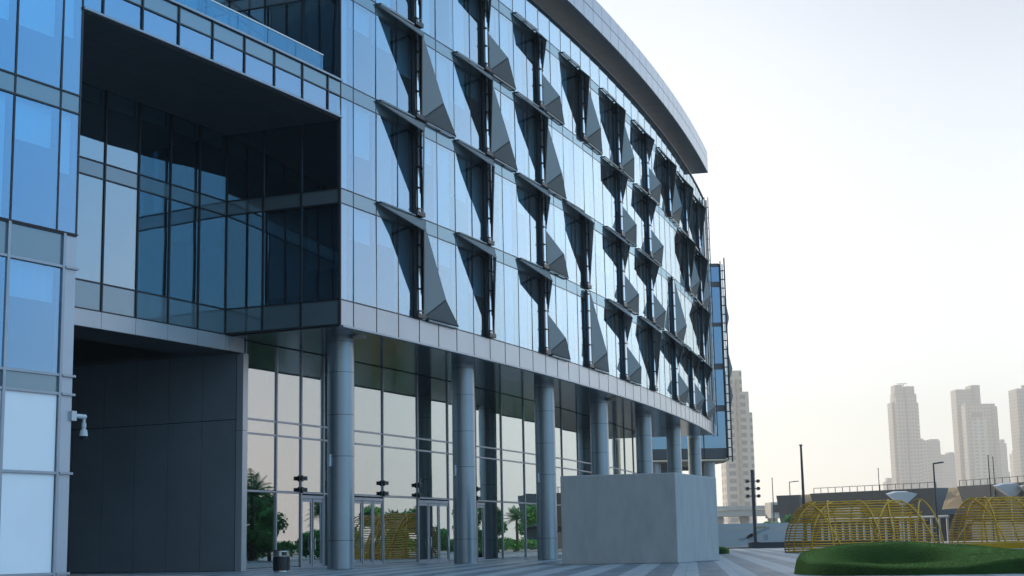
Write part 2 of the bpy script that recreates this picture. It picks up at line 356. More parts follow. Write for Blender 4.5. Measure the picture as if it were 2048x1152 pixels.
for mb, _, _ in wins[100:]:
    i = len(rest.v); rest.v += mb.v; rest.f += [tuple(i+j for j in f) for f in mb.f]; rest.m += [rest.mi(mb.mats[k]) for k in mb.m]
tag(ob(rest, 'window'), kind='stuff')
# parapet glass row, spandrel bands, mullion grid
mb = MB()
for a, b in zip(SEAM, SEAM[1:]): bsn(mb, a+.03, b-.03, -.05, 0, 32.12, ZT-.06, 'glass')
ob(mb, 'parapet_glazing')
for z0, z1 in BANDS:
    for lst in [SEAM, LS]+([BS] if z0 == 21.6 else []):
        mb = MB()
        for a, b in zip(lst, lst[1:]): bsn(mb, a+.02, b-.02, -.05, .0, z0+.03, z1-.03, 'spandrel')
        ob(mb, 'spandrel_band')
mb = MB()
for s in SEAM: bsn(mb, s-.028, s+.028, -.12, .012, ZB+.02, ZT, 'mull')
for s in LS[-10:]: bsn(mb, s-.04, s+.04, -.12, .02, 12.13, ZT, 'mull')
for s in BS[1:-1]: bsn(mb, s-.035, s+.035, -.12, .06, 20.66, 22.3, 'mull')
for z in [GB]+[z for b in BANDS for z in b]:
    run(mb, SEAM, -.1, .015, z-.022, z+.022, 'mull')
    run(mb, LS[-10:], -.1, .045, z-.03, z+.03, 'mull')
run(mb, BS, -.1, .045, 21.57, 21.63, 'mull')
run(mb, SEAM, -.3, .09, ZT-.06, ZT+.06, 'mull')
ob(mb, 'curtain_wall_frame')
# bright edge trims
for lst, *g_ in ((SEAM, -.1, .14, ZB-.09, ZB-.003), (BS, -.1, .1, 20.56, 20.64), (BS, -.25, .12, 22.31, 22.40)):
    mb = MB(); run(mb, lst, *g_, 'mull_l'); ob(mb, 'edge_trim')
mb = MB()
for a, b in zip(SEAM, SEAM[1:]): bsn(mb, a+.04, b-.04, -.1, .0, ZB+.003, GB-.03, 'fascia')
ob(mb, 'fascia_panels')
# structure behind the glass
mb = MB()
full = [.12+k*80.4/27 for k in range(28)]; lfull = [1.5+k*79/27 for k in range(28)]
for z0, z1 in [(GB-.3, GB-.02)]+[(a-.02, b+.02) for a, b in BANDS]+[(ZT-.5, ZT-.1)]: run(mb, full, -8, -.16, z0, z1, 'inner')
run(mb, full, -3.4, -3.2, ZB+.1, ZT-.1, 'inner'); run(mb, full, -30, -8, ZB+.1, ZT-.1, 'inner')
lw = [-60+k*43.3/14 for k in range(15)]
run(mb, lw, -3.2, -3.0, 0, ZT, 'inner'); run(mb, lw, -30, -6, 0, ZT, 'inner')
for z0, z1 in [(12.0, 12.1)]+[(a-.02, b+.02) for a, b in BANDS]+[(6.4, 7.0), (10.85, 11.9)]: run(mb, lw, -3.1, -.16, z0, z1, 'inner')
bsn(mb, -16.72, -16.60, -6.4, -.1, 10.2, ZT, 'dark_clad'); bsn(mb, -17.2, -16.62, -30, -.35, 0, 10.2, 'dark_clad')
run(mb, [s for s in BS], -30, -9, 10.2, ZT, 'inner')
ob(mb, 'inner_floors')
# lower part of left wing
mb = MB()
bsn(mb, -17.22, -16.66, -.35, .0, 0, 12.1, 'pier')
ob(mb, 'corner_pier')
mb = MB()
for z0, z1 in ((6.46, 7.05), (10.95, 12.1)):
    mb = MB()
    for a, b in zip(wl, wl[1:]): bsn(mb, a+.02, b-.02, -.1, -.02, z0, z1, 'spandrel')
    ob(mb, 'spandrel_band')
for z0, z1 in ((.33, 3.66), (3.74, 6.4)):
    for a, b in zip(wl, wl[1:]):
        mb = MB(); bsn(mb, a+.05, b-.05, -.1, -.02, z0, z1, 'frost'); ob(mb, 'frosted_panel')
mb = MB()
for s in wl[:-1]+[-17.26]: bsn(mb, s-.06, s+.06, -.1, .06, .0, 12.1, 'mull_l')
for z in (.3, 3.7, 6.43, 7.08, 10.9): run(mb, wl, -.1, .05, z-.045, z+.045, 'mull_l'); bsn(mb, -17.2, -16.58, -.1, .09, z-.04, z+.04, 'mull_l')
run(mb, wl, -.1, .0, 0, .26, 'mull_l'); run(mb, wl+[-16.66], -.1, .08, 12.1, 12.15, 'mull')
ob(mb, 'window_frame')
# recess: back wall, return wall, soffits
ND = -6.1
RS = [-22, -19.5, -17.5, -15.3, -13.15, -11.05, -8.92, -6.77, -4.64, -2.53, -.45]
mb = MB(); fr = MB(); sp = {z_: MB() for z_ in (10.9, 16.56, 26.6, 31.45)}; sp2 = {z_: MB() for z_ in (10.9, 16.56, 26.6, 31.45)}
for a, b in zip(RS[3:], RS[4:]):
    for z0, z1 in ((12.08, 16.56), (17.25, 20.6), (22.4, 26.6), (27.2, 31.45)):
        k = MB(); bsn(k, a+.04, b-.04, ND-.03, ND, z0+.03, z1-.03, 'recess_glass')
        if z0 > 17 and z0 < 18: bsn(k, a+.1, b-.1, ND-.34, ND-.3, z1-.7, z1-.05, 'blind')
        elif R_.random() < .6: bsn(k, a+.1, b-.1, ND-.34, ND-.3, z0+(z1-z0)*R_.choice([.0, .45, .6]), z1, 'blind2')
        ob(k, 'recess_window')
    for z0, z1 in ((10.9, 12.08), (16.56, 17.25), (26.6, 27.2)): bsn(sp[z0], a+.03, b-.03, ND-.06, ND-.005, z0+.03, z1-.03, 'spandrel')
for s in RS[3:]: bsn(fr, s-.045, s+.045, ND-.12, ND+.05, 10.9, ZT, 'mull')
for z in (10.9, 12.08, 16.56, 17.25, 26.6, 27.2): run(fr, RS[3:], ND-.1, ND+.04, z-.03, z+.03, 'mull')
# return wall runs from the front corner back to the recess corner
NR = [0, -2.05, -4.08, -6.1]
def PR(n, d, z):      # n: -6.1..0 along the wall, d: into the recess
    s = -.02+.43*n/6.1; return P(s-d, n, z)
def bret(mb, n0, n1, d0, d1, z0, z1, m):
    mb.hexa([PR(n0, d0, z0), PR(n0, d1, z0), PR(n1, d1, z0), PR(n1, d0, z0), PR(n0, d0, z1), PR(n0, d1, z1), PR(n1, d1, z1), PR(n1, d0, z1)], m)
for a, b in zip(NR, NR[1:]):
    for z0, z1 in ((12.08, 16.56), (17.25, 20.6), (22.4, 26.6), (27.2, 31.45)):
        k = MB(); bret(k, a-.05, b+.05, -.03, 0, z0+.03, z1-.03, 'recess_glass')
        if z0 > 22 or z0 < 13: bret(k, a-.15, b+.15, -.36, -.3, z0+(.35 if b < -3 else (1.5 if z0 < 13 else .9)), z1-.1, 'blind2')
        ob(k, 'recess_window')
    for z0, z1 in ((10.9, 12.08), (16.56, 17.25), (26.6, 27.2), (31.45, 33.8)): bret(sp2[z0], a-.03, b+.03, -.05, -.005, z0+.03, z1-.03, 'spandrel')
for n in NR: bret(fr, n-.05 if n < 0 else -.1, n+.05 if n < 0 else .0, -.06, .05, 10.9, ZT, 'mull')
for z in (10.93, 12.08, 16.56, 17.25, 20.63, 22.3, 26.6, 27.2): bret(fr, -.05, -6.1, -.06, .04, z-.03, z+.03, 'mull')
bret(fr, -.4, -5.9, -1.7, -1.5, 10.9, 33.8, 'inner')
ob(fr, 'recess_frame')
for q_ in list(sp.values())+list(sp2.values()):
    if q_.f: ob(q_, 'spandrel_band')
mb = MB()
for a, b in zip(RS[3:], RS[4:]+[1.0]): bsn(mb, a+.012, b-.012, ND-.1, ND+.03, 10.17, 10.87, 'fascia')
bsn(mb, -.42, 1.05, ND-.1, ND+.03, 10.17, 10.87, 'fascia')
ob(mb, 'fascia_panels')
def soffit(name, s_list, n_list, z, m, th=.12, gap=.02):
    mb = MB()
    for a, b in zip(s_list, s_list[1:]):
        for c, d in zip(n_list, n_list[1:]): bsn(mb, a+gap/2, b-gap/2, c+gap/2, d-gap/2, z, z+th, m)
    run(mb, s_list, n_list[0], n_list[-1], z+.03, z+th+.05, 'seam')
    return ob(mb, name)
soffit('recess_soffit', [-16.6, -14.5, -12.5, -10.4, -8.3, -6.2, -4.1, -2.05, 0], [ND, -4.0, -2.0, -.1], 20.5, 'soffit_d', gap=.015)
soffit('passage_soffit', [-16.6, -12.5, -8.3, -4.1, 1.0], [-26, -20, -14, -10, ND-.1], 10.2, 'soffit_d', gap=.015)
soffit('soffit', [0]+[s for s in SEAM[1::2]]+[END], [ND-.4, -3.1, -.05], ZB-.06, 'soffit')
mb = MB(); run(mb, BS, -6.1, -.2, 20.75, 22.25, 'inner'); run(mb, BS, -6.05, -.12, 22.26, 22.32, 'concrete'); ob(mb, 'terrace_slab')
# side wall of the passage (dark cladding, radial)
mb = MB(); w0 = ND-.35
for i in range(9):
    a = w0-.0-2.0*i; b = a-2.0
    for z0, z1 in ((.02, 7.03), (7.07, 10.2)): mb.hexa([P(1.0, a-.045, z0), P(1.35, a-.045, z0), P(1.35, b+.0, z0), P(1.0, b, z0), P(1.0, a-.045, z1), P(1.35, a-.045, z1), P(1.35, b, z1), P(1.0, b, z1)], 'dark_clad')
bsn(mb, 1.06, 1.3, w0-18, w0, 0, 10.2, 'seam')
ob(mb, 'passage_wall')
mb = MB(); bsn(mb, .98, 1.38, ND-.33, ND+.04, 0, 6.5, 'fascia'); bsn(mb, .98, 1.38, ND-.33, ND+.04, 6.52, 10.16, 'fascia'); ob(mb, 'end_panel')
mb = MB(); bsn(mb, -16.6, 1.0, -27, -26, 0, 10.2, 'dark_clad'); ob(mb, 'passage_end_wall')
# balustrade on the terrace
ba = MB(); bs_ = BS[:-1]+[-.95]
run(ba, bs_, -.39, -.33, 23.36, 23.42, 'steel')
bal = ob(ba, 'handrail')
for a, b in zip(bs_, bs_[1:]):
    k = MB(); bsn(k, a+.02, b-.02, -.37, -.35, 22.3, 23.36, 'rail_glass'); ob(k, 'balustrade_panel')
# lobby
NL = -6.3
LM = [1.45, 4.1, 6.33, 8.45, 11.3, 14.8, 19.1, 23.3, 27.6, 32.1, 36.5, 40.9, 45.3, 49.7, 54, 58.4, 62.7, 67, 71.4, 75.8, 80.2]
doors = {(6.33, 8.45): 2, (11.3, 14.8): 3, (19.1, 23.3): 3, (27.6, 28.9): 1}
fr = MB()
for a, b in zip(LM, LM[1:]):
    dr = next((k for k in doors if abs(k[0]-a) < .01), None)
    for z0, z1 in ((3.78, 6.4), (7.16, ZB-.1)):
        k = MB(); bsn(k, a+.05, b-.05, NL-.03, NL, z0, z1, 'lobby_glass'); ob(k, 'lobby_window')
    k = MB(); bsn(k, a+.05, b-.05, NL-.03, NL, 6.48, 7.08, 'lobby_glass'); ob(k, 'lobby_window')
    if not dr:
        k = MB(); bsn(k, a+.05, b-.05, NL-.03, NL, .12, 3.66, 'lobby_glass'); ob(k, 'lobby_window')
for (a, b), nd in doors.items():
    if b-a < 3:
        if nd == 1: k = MB(); bsn(k, b+.05, 32.1-.05, NL-.03, NL, .12, 3.66, 'lobby_glass'); ob(k, 'lobby_window')
    bsn(fr, a, b, NL-.06, NL+.05, 3.44, 3.60, 'mull_l')
    for i in range(nd):
        u, v = a+(b-a)*i/nd, a+(b-a)*(i+1)/nd
        d = MB()
        for x0, x1 in ((u+.03, u+.14), (v-.14, v-.03)): bsn(d, x0, x1, NL-.05, NL+.035, .03, 3.42, 'mull_l')
        bsn(d, u+.14, v-.14, NL-.05, NL+.03, .03, .22, 'mull_l'); bsn(d, u+.14, v-.14, NL-.05, NL+.03, 3.28, 3.42, 'mull_l')
        dd = ob(d, 'door')
        g = MB(); bsn(g, u+.14, v-.14, NL-.02, NL, .22, 3.28, 'lobby_glass'); ob(g, 'door_glass', dd)
        hd = MB(); hs = v-.17 if i % 2 == 0 else u+.17; hd.tube([P(hs, NL+.09, .9), P(hs, NL+.09, 1.5)], .02, 'steel', 6); ob(hd, 'handle', dd)
for s in LM: bsn(fr, s-.05, s+.05, NL-.2, NL+.07, 0, ZB-.1, 'mull_l' if s < 8 else 'mull_l')
for z in (.05, 3.72, 6.44, 7.12): run(fr, LM, NL-.1, NL+.05, z-.045, z+.045, 'mull_l')
ob(fr, 'lobby_frame')
mb = MB()
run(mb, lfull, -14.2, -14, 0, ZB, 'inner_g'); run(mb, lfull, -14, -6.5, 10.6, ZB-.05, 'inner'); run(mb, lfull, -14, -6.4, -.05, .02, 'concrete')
for s in (10, 26, 44, 60): bsn(mb, s, s+2.4, -10.5, -9.5, 0, 10.6, 'inner')
for s in (6, 18, 35, 52): mb.tube([P(s, -8.6, 0), P(s, -8.6, 10.6)], .45, 'inner_g', 16)
ob(mb, 'lobby_interior')
mb = MB(); mb.hexa([P(END, 0, 0)]*0 or [P(END-.3, -30, ZB-.05), P(END-.3, -.02, ZB-.05), P(END, -.02, ZB-.05), P(END, -30, ZB-.05), P(END-.3, -30, ZT), P(END-.3, -.02, ZT), P(END, -.02, ZT), P(END, -30, ZT)], 'mull_l')
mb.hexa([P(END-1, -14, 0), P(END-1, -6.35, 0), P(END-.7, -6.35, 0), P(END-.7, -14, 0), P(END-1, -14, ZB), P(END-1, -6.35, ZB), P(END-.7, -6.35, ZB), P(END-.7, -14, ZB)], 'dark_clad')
ob(mb, 'end_wall')
# roof slab and canopy ring
mb = MB(); run(mb, lw[-6:]+[-16.7], -30, -.3, ZT-.1, ZT+.0, 'concrete'); run(mb, BS, -30, -6.4, ZT-.1, ZT, 'concrete'); run(mb, full, -30, -.35, ZT-.09, ZT-.01, 'concrete'); ob(mb, 'roof')
cs = [-4+78*k/40 for k in range(41)]
mb = MB()
for a, b in zip(cs, cs[1:]):
    bsn(mb, a+.025, b-.025, 1.12, 1.2, 34.8, 35.83, 'canopy'); bsn(mb, a+.025, b-.025, 1.12, 1.2, 35.88, 36.8, 'canopy')
    bsn(mb, a+.01, b-.01, -.8, 1.12, 34.82, 34.9, 'canopy_s')
run(mb, cs, -.75, 1.1, 34.86, 36.78, 'seam'); bsn(mb, 74.0, 74.06, -.8, 1.2, 34.8, 36.8, 'canopy')
for s in range(-2, 74, 8): mb.tube([P(s, -3, ZT), P(s, -.5, 35.6)], .12, 'mull_l')
ob(mb, 'roof_canopy')
# columns
col_s = []
for n_, q in enumerate(((-8.40, 70.78), (-2.90, 82.52), (1.894, 93.90), (6.17, 104.62), (10.25, 117.31), (13.90, 130.22), (17.36, 144.61))):
    t = math.atan2(q[1]-CY, q[0]-CX); s = (t-TH0)*RR; n0 = -1.95; col_s.append(s)
    c = P(s, n0); k = MB(); r = .63
    k.tube([(c[0], c[1], z) for z in (0.02, ZB-.02)], r-.02, 'seam', 40)
    for z0, z1 in zip((0.02, 1.32, 5.2, 7.14, 9.14, 10.6), (1.30, 5.18, 7.12, 9.12, 10.58, ZB-.03)):
        for h in (0, 1):
            a0 = math.radians(-118+180*h+.6); a1 = a0+math.pi-.02
            pts = [(c[0]+r*math.cos(a0+(a1-a0)*j/20), c[1]+r*math.sin(a0+(a1-a0)*j/20)) for j in range(21)]
            i = len(k.v); m_ = k.mi('column')
            k.v += [(x, y, z0) for x, y in pts]+[(x, y, z1) for x, y in pts]
            for j in range(20): k.f.append((i+j, i+j+1, i+22+j, i+21+j)); k.m.append(m_)
    ob(k, 'column', smooth=True)
# sunshades
def sq(s, ds, n, z): return Vector(P(s+ds, n, z))
def fbar(mb, p, q, m, r=.045): mb.tube([p, q], r, m, 4)
def folded(pts, fine, parent, name):
    # folded perforated screen: two triangular faces meeting in a ridge, with thin edge frames
    a, p_, b, c = pts          # a: far corner, p_: outer apex, b: inner corner on the same floor line, c: inner tip
    mb = MB(); n1 = (p_-a).cross(b-a).normalized(); n2 = (p_-b).cross(c-b).normalized()
    mb.plate([a, p_, b], .03, n1, 'mesh'); mb.plate([b, p_, c], .03, n2, 'mesh')
    for q, r, t_ in ((a, p_, .025), (p_, c, .028), (b, p_, .045), (b, c, .05)): fbar(mb, q, r, 'flap', t_)
    fbar(mb, a, b, 'mull', .05); fbar(mb, p_-n1*.04, b-n1*.04, 'black', .07)
    return mb
def hanging(s, zt, zb): return folded([sq(s, -4.15, .09, zt-.05), sq(s, -1.22, 1.0, zt-.95), sq(s, .50, .12, zt-.05), sq(s, .28, .12, zb+.08)], 0, None, '')
def standing(s, zt, zb): return folded([sq(s, 4.15, .09, zb+.16), sq(s, 1.22, .88, zb+1.03), sq(s, .40, .10, zb+.14), sq(s, .36, .10, zt-.08)], 0, None, '')
def track(s, z, d0, d1):
    mb = MB(); mb.tube([sq(s, d0, .17, z), sq(s, d1, .17, z)], .05, 'tube', 6)
    for d in (d0, (d0+d1)/2, d1): bsn(mb, s+d-.04, s+d+.04, .01, .16, z-.04, z+.04, 'mull')
    return mb
def sunshade(ci, row, kind, sofs=0.):
    s = POST[ci]+sofs
    zb, zt = ((GB, 17.2), (17.25, 22.25), (22.3, 27.15), (27.2, 32.05))[row]
    k = MB()
    for d in (-.52, .06): bsn(k, s+d-.05, s+d+.05, .03, .2, zb+.05, zt-.1, 'black')
    k.tube([P(s-.24, .15, zb+.2), P(s-.24, .15, zt-.2)], .12, 'tube', 10); bsn(k, s-.42, s-.36, .06, .1, zb+.2, zt-.2, 'tube')
    nr = 4
    for j in range(nr+1):
        z = zb+.35+(zt-zb-.7)*j/nr; bsn(k, s-.5, s+.06, .21, .28, z-.035, z+.035, 'black')
    bsn(k, s-.52, s+.3, .03, .26, zb+.02, zb+.26, 'black')
    o = ob(k, 'sunshade')
    zm = zb+(zt-zb)*.49
    subs = []
    if kind in ('T1', 'T3'): subs += [('hanging_screen', hanging(s, zt, zb))]
    if kind == 'T3': subs += [('standing_screen', standing(s, zt, zb))]
    if kind == 'X': subs += [('hanging_screen', hanging(s, zt, zm)), ('standing_screen', standing(s, zm, zb))]
    if kind == 'T4': subs += [('standing_screen', standing(s, zt, zb))]
    if kind != 'T4': subs += [('top_track', track(s, zt+.03, -3.9, -.6))]
    if kind != 'T1': subs += [('bottom_track', track(s, zb+.02, .7, 3.9))]
    for nm, m in subs: ob(m, nm, o)
for row, kinds in enumerate((('T3', 'T1', 'X', 'T4', 'X', 'T1', 'X', 'X', 'X'), ('T1', 'T1', 'X', 'T1', 'X', 'X', 'T4', None, 'T1'),
                             ('T3', 'T3', 'T3', None, 'X', 'X', None, 'T3', 'T3'), ('T1', 'X', 'X', 'T3', 'T3', 'X', 'T3', 'T1', 'T1'))):
    for ci, kd in enumerate(kinds):
        if kd: sunshade(ci, row, kd)
# edge post of the curved front
mb = MB()
for d in (0, .5): bsn(mb, END+.02, END+.12, .05+d*.7, .13+d*.7, ZB-.2, 34.0, 'pole')
z = ZB
while z < 33.8: bsn(mb, END+.03, END+.11, .1, .42, z, z+.07, 'pole'); z += 1.05
bsn(mb, END-.1, END+.02, .16, .34, ZB, 33.7, 'tube')
ob(mb, 'edge_post')

# ------------------------------------------------------------------ far wing of glass
fw = empty('glass_wing', (22, 186, 0))
tag(fw, 'blue glass office wing on a round column seen beyond the end of the curved facade', 'building')
FO = Vector(fw.location)
def fo(mb, name, parent=None, smooth=False):
    o = mb.build(name, None, smooth); o.parent = parent or fw
    if parent is None: o.matrix_parent_inverse = Matrix.Translation(-FO)
    return o
X0, X1, FY = 4.0, 26.0, 185.0
def fx(mb, x0, x1, y0, y1, z0, z1, m): mb.box(((x0+x1)/2, (y0+y1)/2, (z0+z1)/2), (x1-x0, y1-y0, z1-z0), m)
xs = [4, 7.2, 10.4, 13.6, 16.8, 20, 23.2, 26]
fzr = [(12.14, 16.62), (17.4, 21.82), (22.58, 27.19), (27.7, 32.17), (32.88, 34.74)]
for z0, z1 in fzr:
    for a, b in zip(xs, xs[1:]): k = MB(); fx(k, a+.06, b-.06, FY, FY+.1, z0, z1, 'bluegl'); fo(k, 'window')
k = MB()
for z0, z1 in ((10.9, 12.14), (16.62, 17.4), (21.82, 22.58), (27.19, 27.7), (32.17, 32.88), (34.74, 35.19)): fx(k, X0, X1, FY-.05, FY+.3, z0+.003, z1-.003, 'stad')
for a in xs: fx(k, a-.06, a+.06, FY-.1, FY+.2, 10.9, 35.1, 'mull')
fo(k, 'wing_frame')
k = MB(); fx(k, X0, X1-.05, FY+.6, FY+30, 10.8, 34.9, 'inner'); fx(k, X0+2, 20, FY+4, FY+30, 0, 10.8, 'dark_clad'); fo(k, 'wing_body')
k = MB(); k.prism([(X0, FY-.1), (X1+.2, FY-.1), (X1+.4, FY+6), (X1-1.5, FY+14), (X0, FY+16)], 10.6, 10.8, 'cream'); fo(k, 'wing_soffit')  # cream colour stands for the warm light thrown on this soffit
k = MB(); k.box((22.3, FY-1.5+2, 37), (2.8, 5, 3.7), 'stad'); k.box((22.3, FY+.5, 38.2), (2.84, 5.04, .12), 'mull'); fo(k, 'roof_box')
k = MB(); k.tube([(21.0, FY+.5, 35), (21.0, FY+.5, 41.2)], .08, 'pole'); fo(k, 'mast')
k = MB(); k.tube([(23.9, FY+2.2, 0), (23.9, FY+2.2, 10.7)], .85, 'column', 24); fo(k, 'column', smooth=True)
k = MB(); k.tube([(17.2, FY+2.2, 0), (17.2, FY+2.2, 10.7)], .85, 'column', 24); fo(k, 'column', smooth=True)
k = MB()
fx(k, X1+.02, X1+.14, FY-.5, FY-.38, 10.7, 35.4, 'pole'); fx(k, X1+.5, X1+.66, FY-.5, FY-.38, 10.4, 35.8, 'pole'); fx(k, X1+.2, X1+.42, FY-.45, FY-.4, 11, 35, 'tube')
z = 11
while z < 35: fx(k, X1, X1+.6, FY-.52, FY-.4, z, z+.12, 'pole'); z += 1.1
fo(k, 'edge_post')
for zz, dx in ((28.4, .7), (22.0, .9), (18.6, .8)):
    k = MB(); a = Vector((X1+.6, FY+1, zz+3.2)); b = Vector((X1+.6+dx*.75, FY+1, zz)); c = Vector((X1+.6, FY+1, zz-2.2))
    k.plate([a, b, c], .1, (0, 1, 0), 'mesh'); fo(k, 'side_screen')

# ------------------------------------------------------------------ ground
mb = MB(); S_ = 7000
mb.poly([(-S_, -400, -.35), (S_, -400, -.35), (S_, 8000, -.35), (-S_, 8000, -.35)], 'sand'); tag(mb.build('ground'), kind='structure')
mb = MB(); mb.hexa([(-90, -40, -.3), (110, -40, -.3), (110, 176, -.3), (-90, 176, -.3), (-90, -40, 0), (110, -40, 0), (110, 176, 0), (-90, 176, 0)], 'paving'); tag(mb.build('plaza'), kind='structure')
M['asphalt'] = pr('asphalt', (.055, .055, .06), .9, var=.15, vscale=.2)
mb = MB(); mb.box((0, 215, -.33), (600, 26, .03), 'asphalt'); tag(mb.build('road'), kind='structure')

# ------------------------------------------------------------------ concrete block
mb = MB(); pl = [(2.08, 70.8), (7.33, 69.47), (10.07, 75.95), (4.82, 77.3)]
mb.prism(pl, .0, 4.1, 'concrete'); o = mb.build('concrete_block')
bv = o.modifiers.new('bevel', 'BEVEL'); bv.width = .035; bv.segments = 2
tag(o, 'big plain grey cast concrete block standing on the plaza before the columns', 'concrete block')
# ------------------------------------------------------------------ bin
b = empty('litter_bin', (-10.2, 65.9, 0)); tag(b, 'black litter bin with a steel top band beside the lobby glass', 'litter bin')
k = MB(); k.tube([(0, 0, .06), (0, 0, .66)], .35, 'black', 28)
for i in range(14):
    a = i*math.pi/7; k.box((.352*math.cos(a), .352*math.sin(a), .36), (.02, .05, .56), 'mull', a)
k.build('body', b, True)
k = MB(); k.tube([(0, 0, 0), (0, 0, .06)], .33, 'steel', 28); k.build('base_ring', b, True)
k = MB(); k.tube([(0, 0, .67), (0, 0, .9)], .345, 'steel', 28); k.build('top_band', b, True)
k = MB(); k.tube([(0, 0, .9), (0, 0, .93)], .36, 'black', 28); k.build('lid', b, True)
k = MB(); a0 = math.radians(-60)
for j in range(6):
    u = a0-.35+.7*j/6; v = u+.7/6
    k.hexa([(.34*math.cos(u), .34*math.sin(u), .69), (.355*math.cos(u), .355*math.sin(u), .69), (.355*math.cos(v), .355*math.sin(v), .69), (.34*math.cos(v), .34*math.sin(v), .69),
            (.34*math.cos(u), .34*math.sin(u), .86), (.355*math.cos(u), .355*math.sin(u), .86), (.355*math.cos(v), .355*math.sin(v), .86), (.34*math.cos(v), .34*math.sin(v), .86)], 'black')
k.build('opening', b)
# ------------------------------------------------------------------ security camera on the pier
p = P(-16.62, .0, 0); t = math.atan2(nrm_at(-16.6)[1], nrm_at(-16.6)[0])
sg = empty('security_camera', (p[0], p[1], 5.35), 0); tag(sg, 'white dome security camera hanging from a bracket on the pale corner pier', 'security camera')
ax = Vector((P(1, 0)[0]-P(0, 0)[0], P(1, 0)[1]-P(0, 0)[1], 0)).normalized(); az_ = math.atan2(ax.y, ax.x)
k = MB(); k.box((0, .0, .35), (.24, .2, .34), 'white', az_); k.build('wall_box', sg)
k = MB(); k.tube([(0, 0, .36), tuple(ax*.66+Vector((0, 0, .36)))], .085, 'white', 10); k.tube([tuple(ax*.6+Vector((0, 0, .44))), tuple(ax*.6+Vector((0, 0, .02)))], .055, 'white', 12); k.build('bracket', sg, True)
q = ax*.6
k = MB(); k.tube([(q.x, q.y, .14), (q.x, q.y, -.02)], .085, 'white', 16); k.tube([(q.x, q.y, -.1), (q.x, q.y, -.32)], .12, 'white', 16, .15); k.tube([(q.x, q.y, -.02), (q.x, q.y, -.1)], .07, 'white', 16); k.build('housing', sg, True)
k = MB(); pts = [(q.x, q.y, -.32-.19*math.sin(i*math.pi/10)) for i in range(6)]
i0 = len(k.v)
for i in range(6):
    rr = .135*math.cos(i*math.pi/10.5); zz = -.32-.16*math.sin(i*math.pi/10)
    k.v += [(q.x+rr*math.cos(j*math.pi/8), q.y+rr*math.sin(j*math.pi/8), zz) for j in range(16)]
mi = k.mi('black')
for i in range(5):
    for j in range(16): k.f.append((i*16+j, i*16+(j+1) % 16, (i+1)*16+(j+1) % 16, (i+1)*16+j)); k.m.append(mi)
k.f.append(tuple(80+j for j in range(16))); k.m.append(mi)
k.build('camera_dome', sg, True)
# ------------------------------------------------------------------ floodlights on lobby mullions, column lamps, soffit lights
def flood(s, z, label):
    e = empty('floodlight', P(s, NL+.07, z)); tag(e, label, 'floodlight', 'floodlights on the lobby mullions')
    rz = math.atan2(nrm_at(s)[1], nrm_at(s)[0])
    k = MB()
    k.box((.12*math.cos(rz), .12*math.sin(rz), 0), (.14, .46, .2), 'black', rz); k.build('lamp_body', e)
    k = MB(); k.box((.03*math.cos(rz), .03*math.sin(rz), 0), (.08, .1, .3), 'mull', rz); k.build('bracket', e)
    k = MB(); k.box((.193*math.cos(rz), .193*math.sin(rz), 0), (.006, .36, .13), 'smoke', rz); k.build('lens', e)
for s, w_ in ((6.33, 'leftmost mullion, beside the first column'), (14.8, 'mullion between the two door groups'), (19.1, 'mullion left of the second column'), (27.6, 'mullion right of the second column')):
    flood(s, 4.43, 'upper black floodlight on the '+w_); flood(s, 3.86, 'lower black floodlight on the '+w_)
for i, nm in ((0, 'nearest column'), (1, 'second column from the left'), (2, 'third column from the left')):
    s = col_s[i]; c = P(s, -1.95)
    v = Vector((0, 0, 0))-Vector((c[0], c[1], 0)); v.normalize(); side = Vector((-v.y, v.x, 0))*-1
    d = (v*.55+side*-.0+Vector((-1, -.05, 0))*.55).normalized()
    e = empty('column_lamp', (c[0]+d.x*.7, c[1]+d.y*.7, 5.0)); tag(e, 'slim grey tube lamp on the '+nm, 'wall lamp', 'tube lamps on the columns')
    k = MB(); k.tube([(0, 0, -.28), (0, 0, .28)], .07, 'white', 12); k.build('tube', e, True)
    k = MB(); k.tube([(0, 0, .02), (-d.x*.1, -d.y*.1, .02)], .04, 'white', 8); k.build('arm', e)
for i, nm in ((0, 'nearest column'), (3, 'fourth column')):
    s = col_s[i]; e = empty('soffit_light', P(s+.1, -1.2+.2, ZB-.16)); tag(e, 'cream round lamp under the soffit at the top of the '+nm, 'ceiling lamp')
    k = MB(); k.tube([(0, 0, 0), (0, 0, .1)], .32, 'cream', 20); k.build('lamp_shade', e, True); k = MB(); k.tube([(0, 0, .08), (0, 0, .12)], .36, 'steel', 20); k.build('rim', e, True)

# ------------------------------------------------------------------ planter ledge and light column
mb = MB(); mb.box((33.4, 171, .30), (14.5, 2.2, .60), 'navy'); mb.box((33.4, 171, .63), (14.7, 2.4, .05), 'navy')
tag(mb.build('planter_wall'), 'long low dark planter wall at the far edge of the plaza', 'low wall')
mb = MB(); mb.box((19.5, 175, .06), (16, .5, .16), 'navy'); tag(mb.build('kerb'), 'thin dark kerb beside the low planter wall', 'kerb')
e = empty('light_column', (27.25, 174, .6)); tag(e, 'dark leaning-looking steel lighting column carrying six round spotlights', 'light column')
k = MB(); k.box((0, 0, 4.15), (.34, .34, 8.3), 'pole'); k.build('pole', e)
k = MB(); k.box((.0, 0, .05), (.8, .6, .1), 'pole'); k.build('base_plate', e)
for z in (7.0, 6.15, 5.3):
    for sd_ in (-1, 1):
        k = MB(); k.tube([(sd_*.15, 0, z), (sd_*.45, 0, z)], .05, 'pole', 8); k.tube([(sd_*.62, -.22, z), (sd_*.62, .22, z)], .2, 'black', 14); k.tube([(sd_*.62, -.25, z), (sd_*.62, -.22, z)], .17, 'pole', 14); k.build('spotlight', e, True)
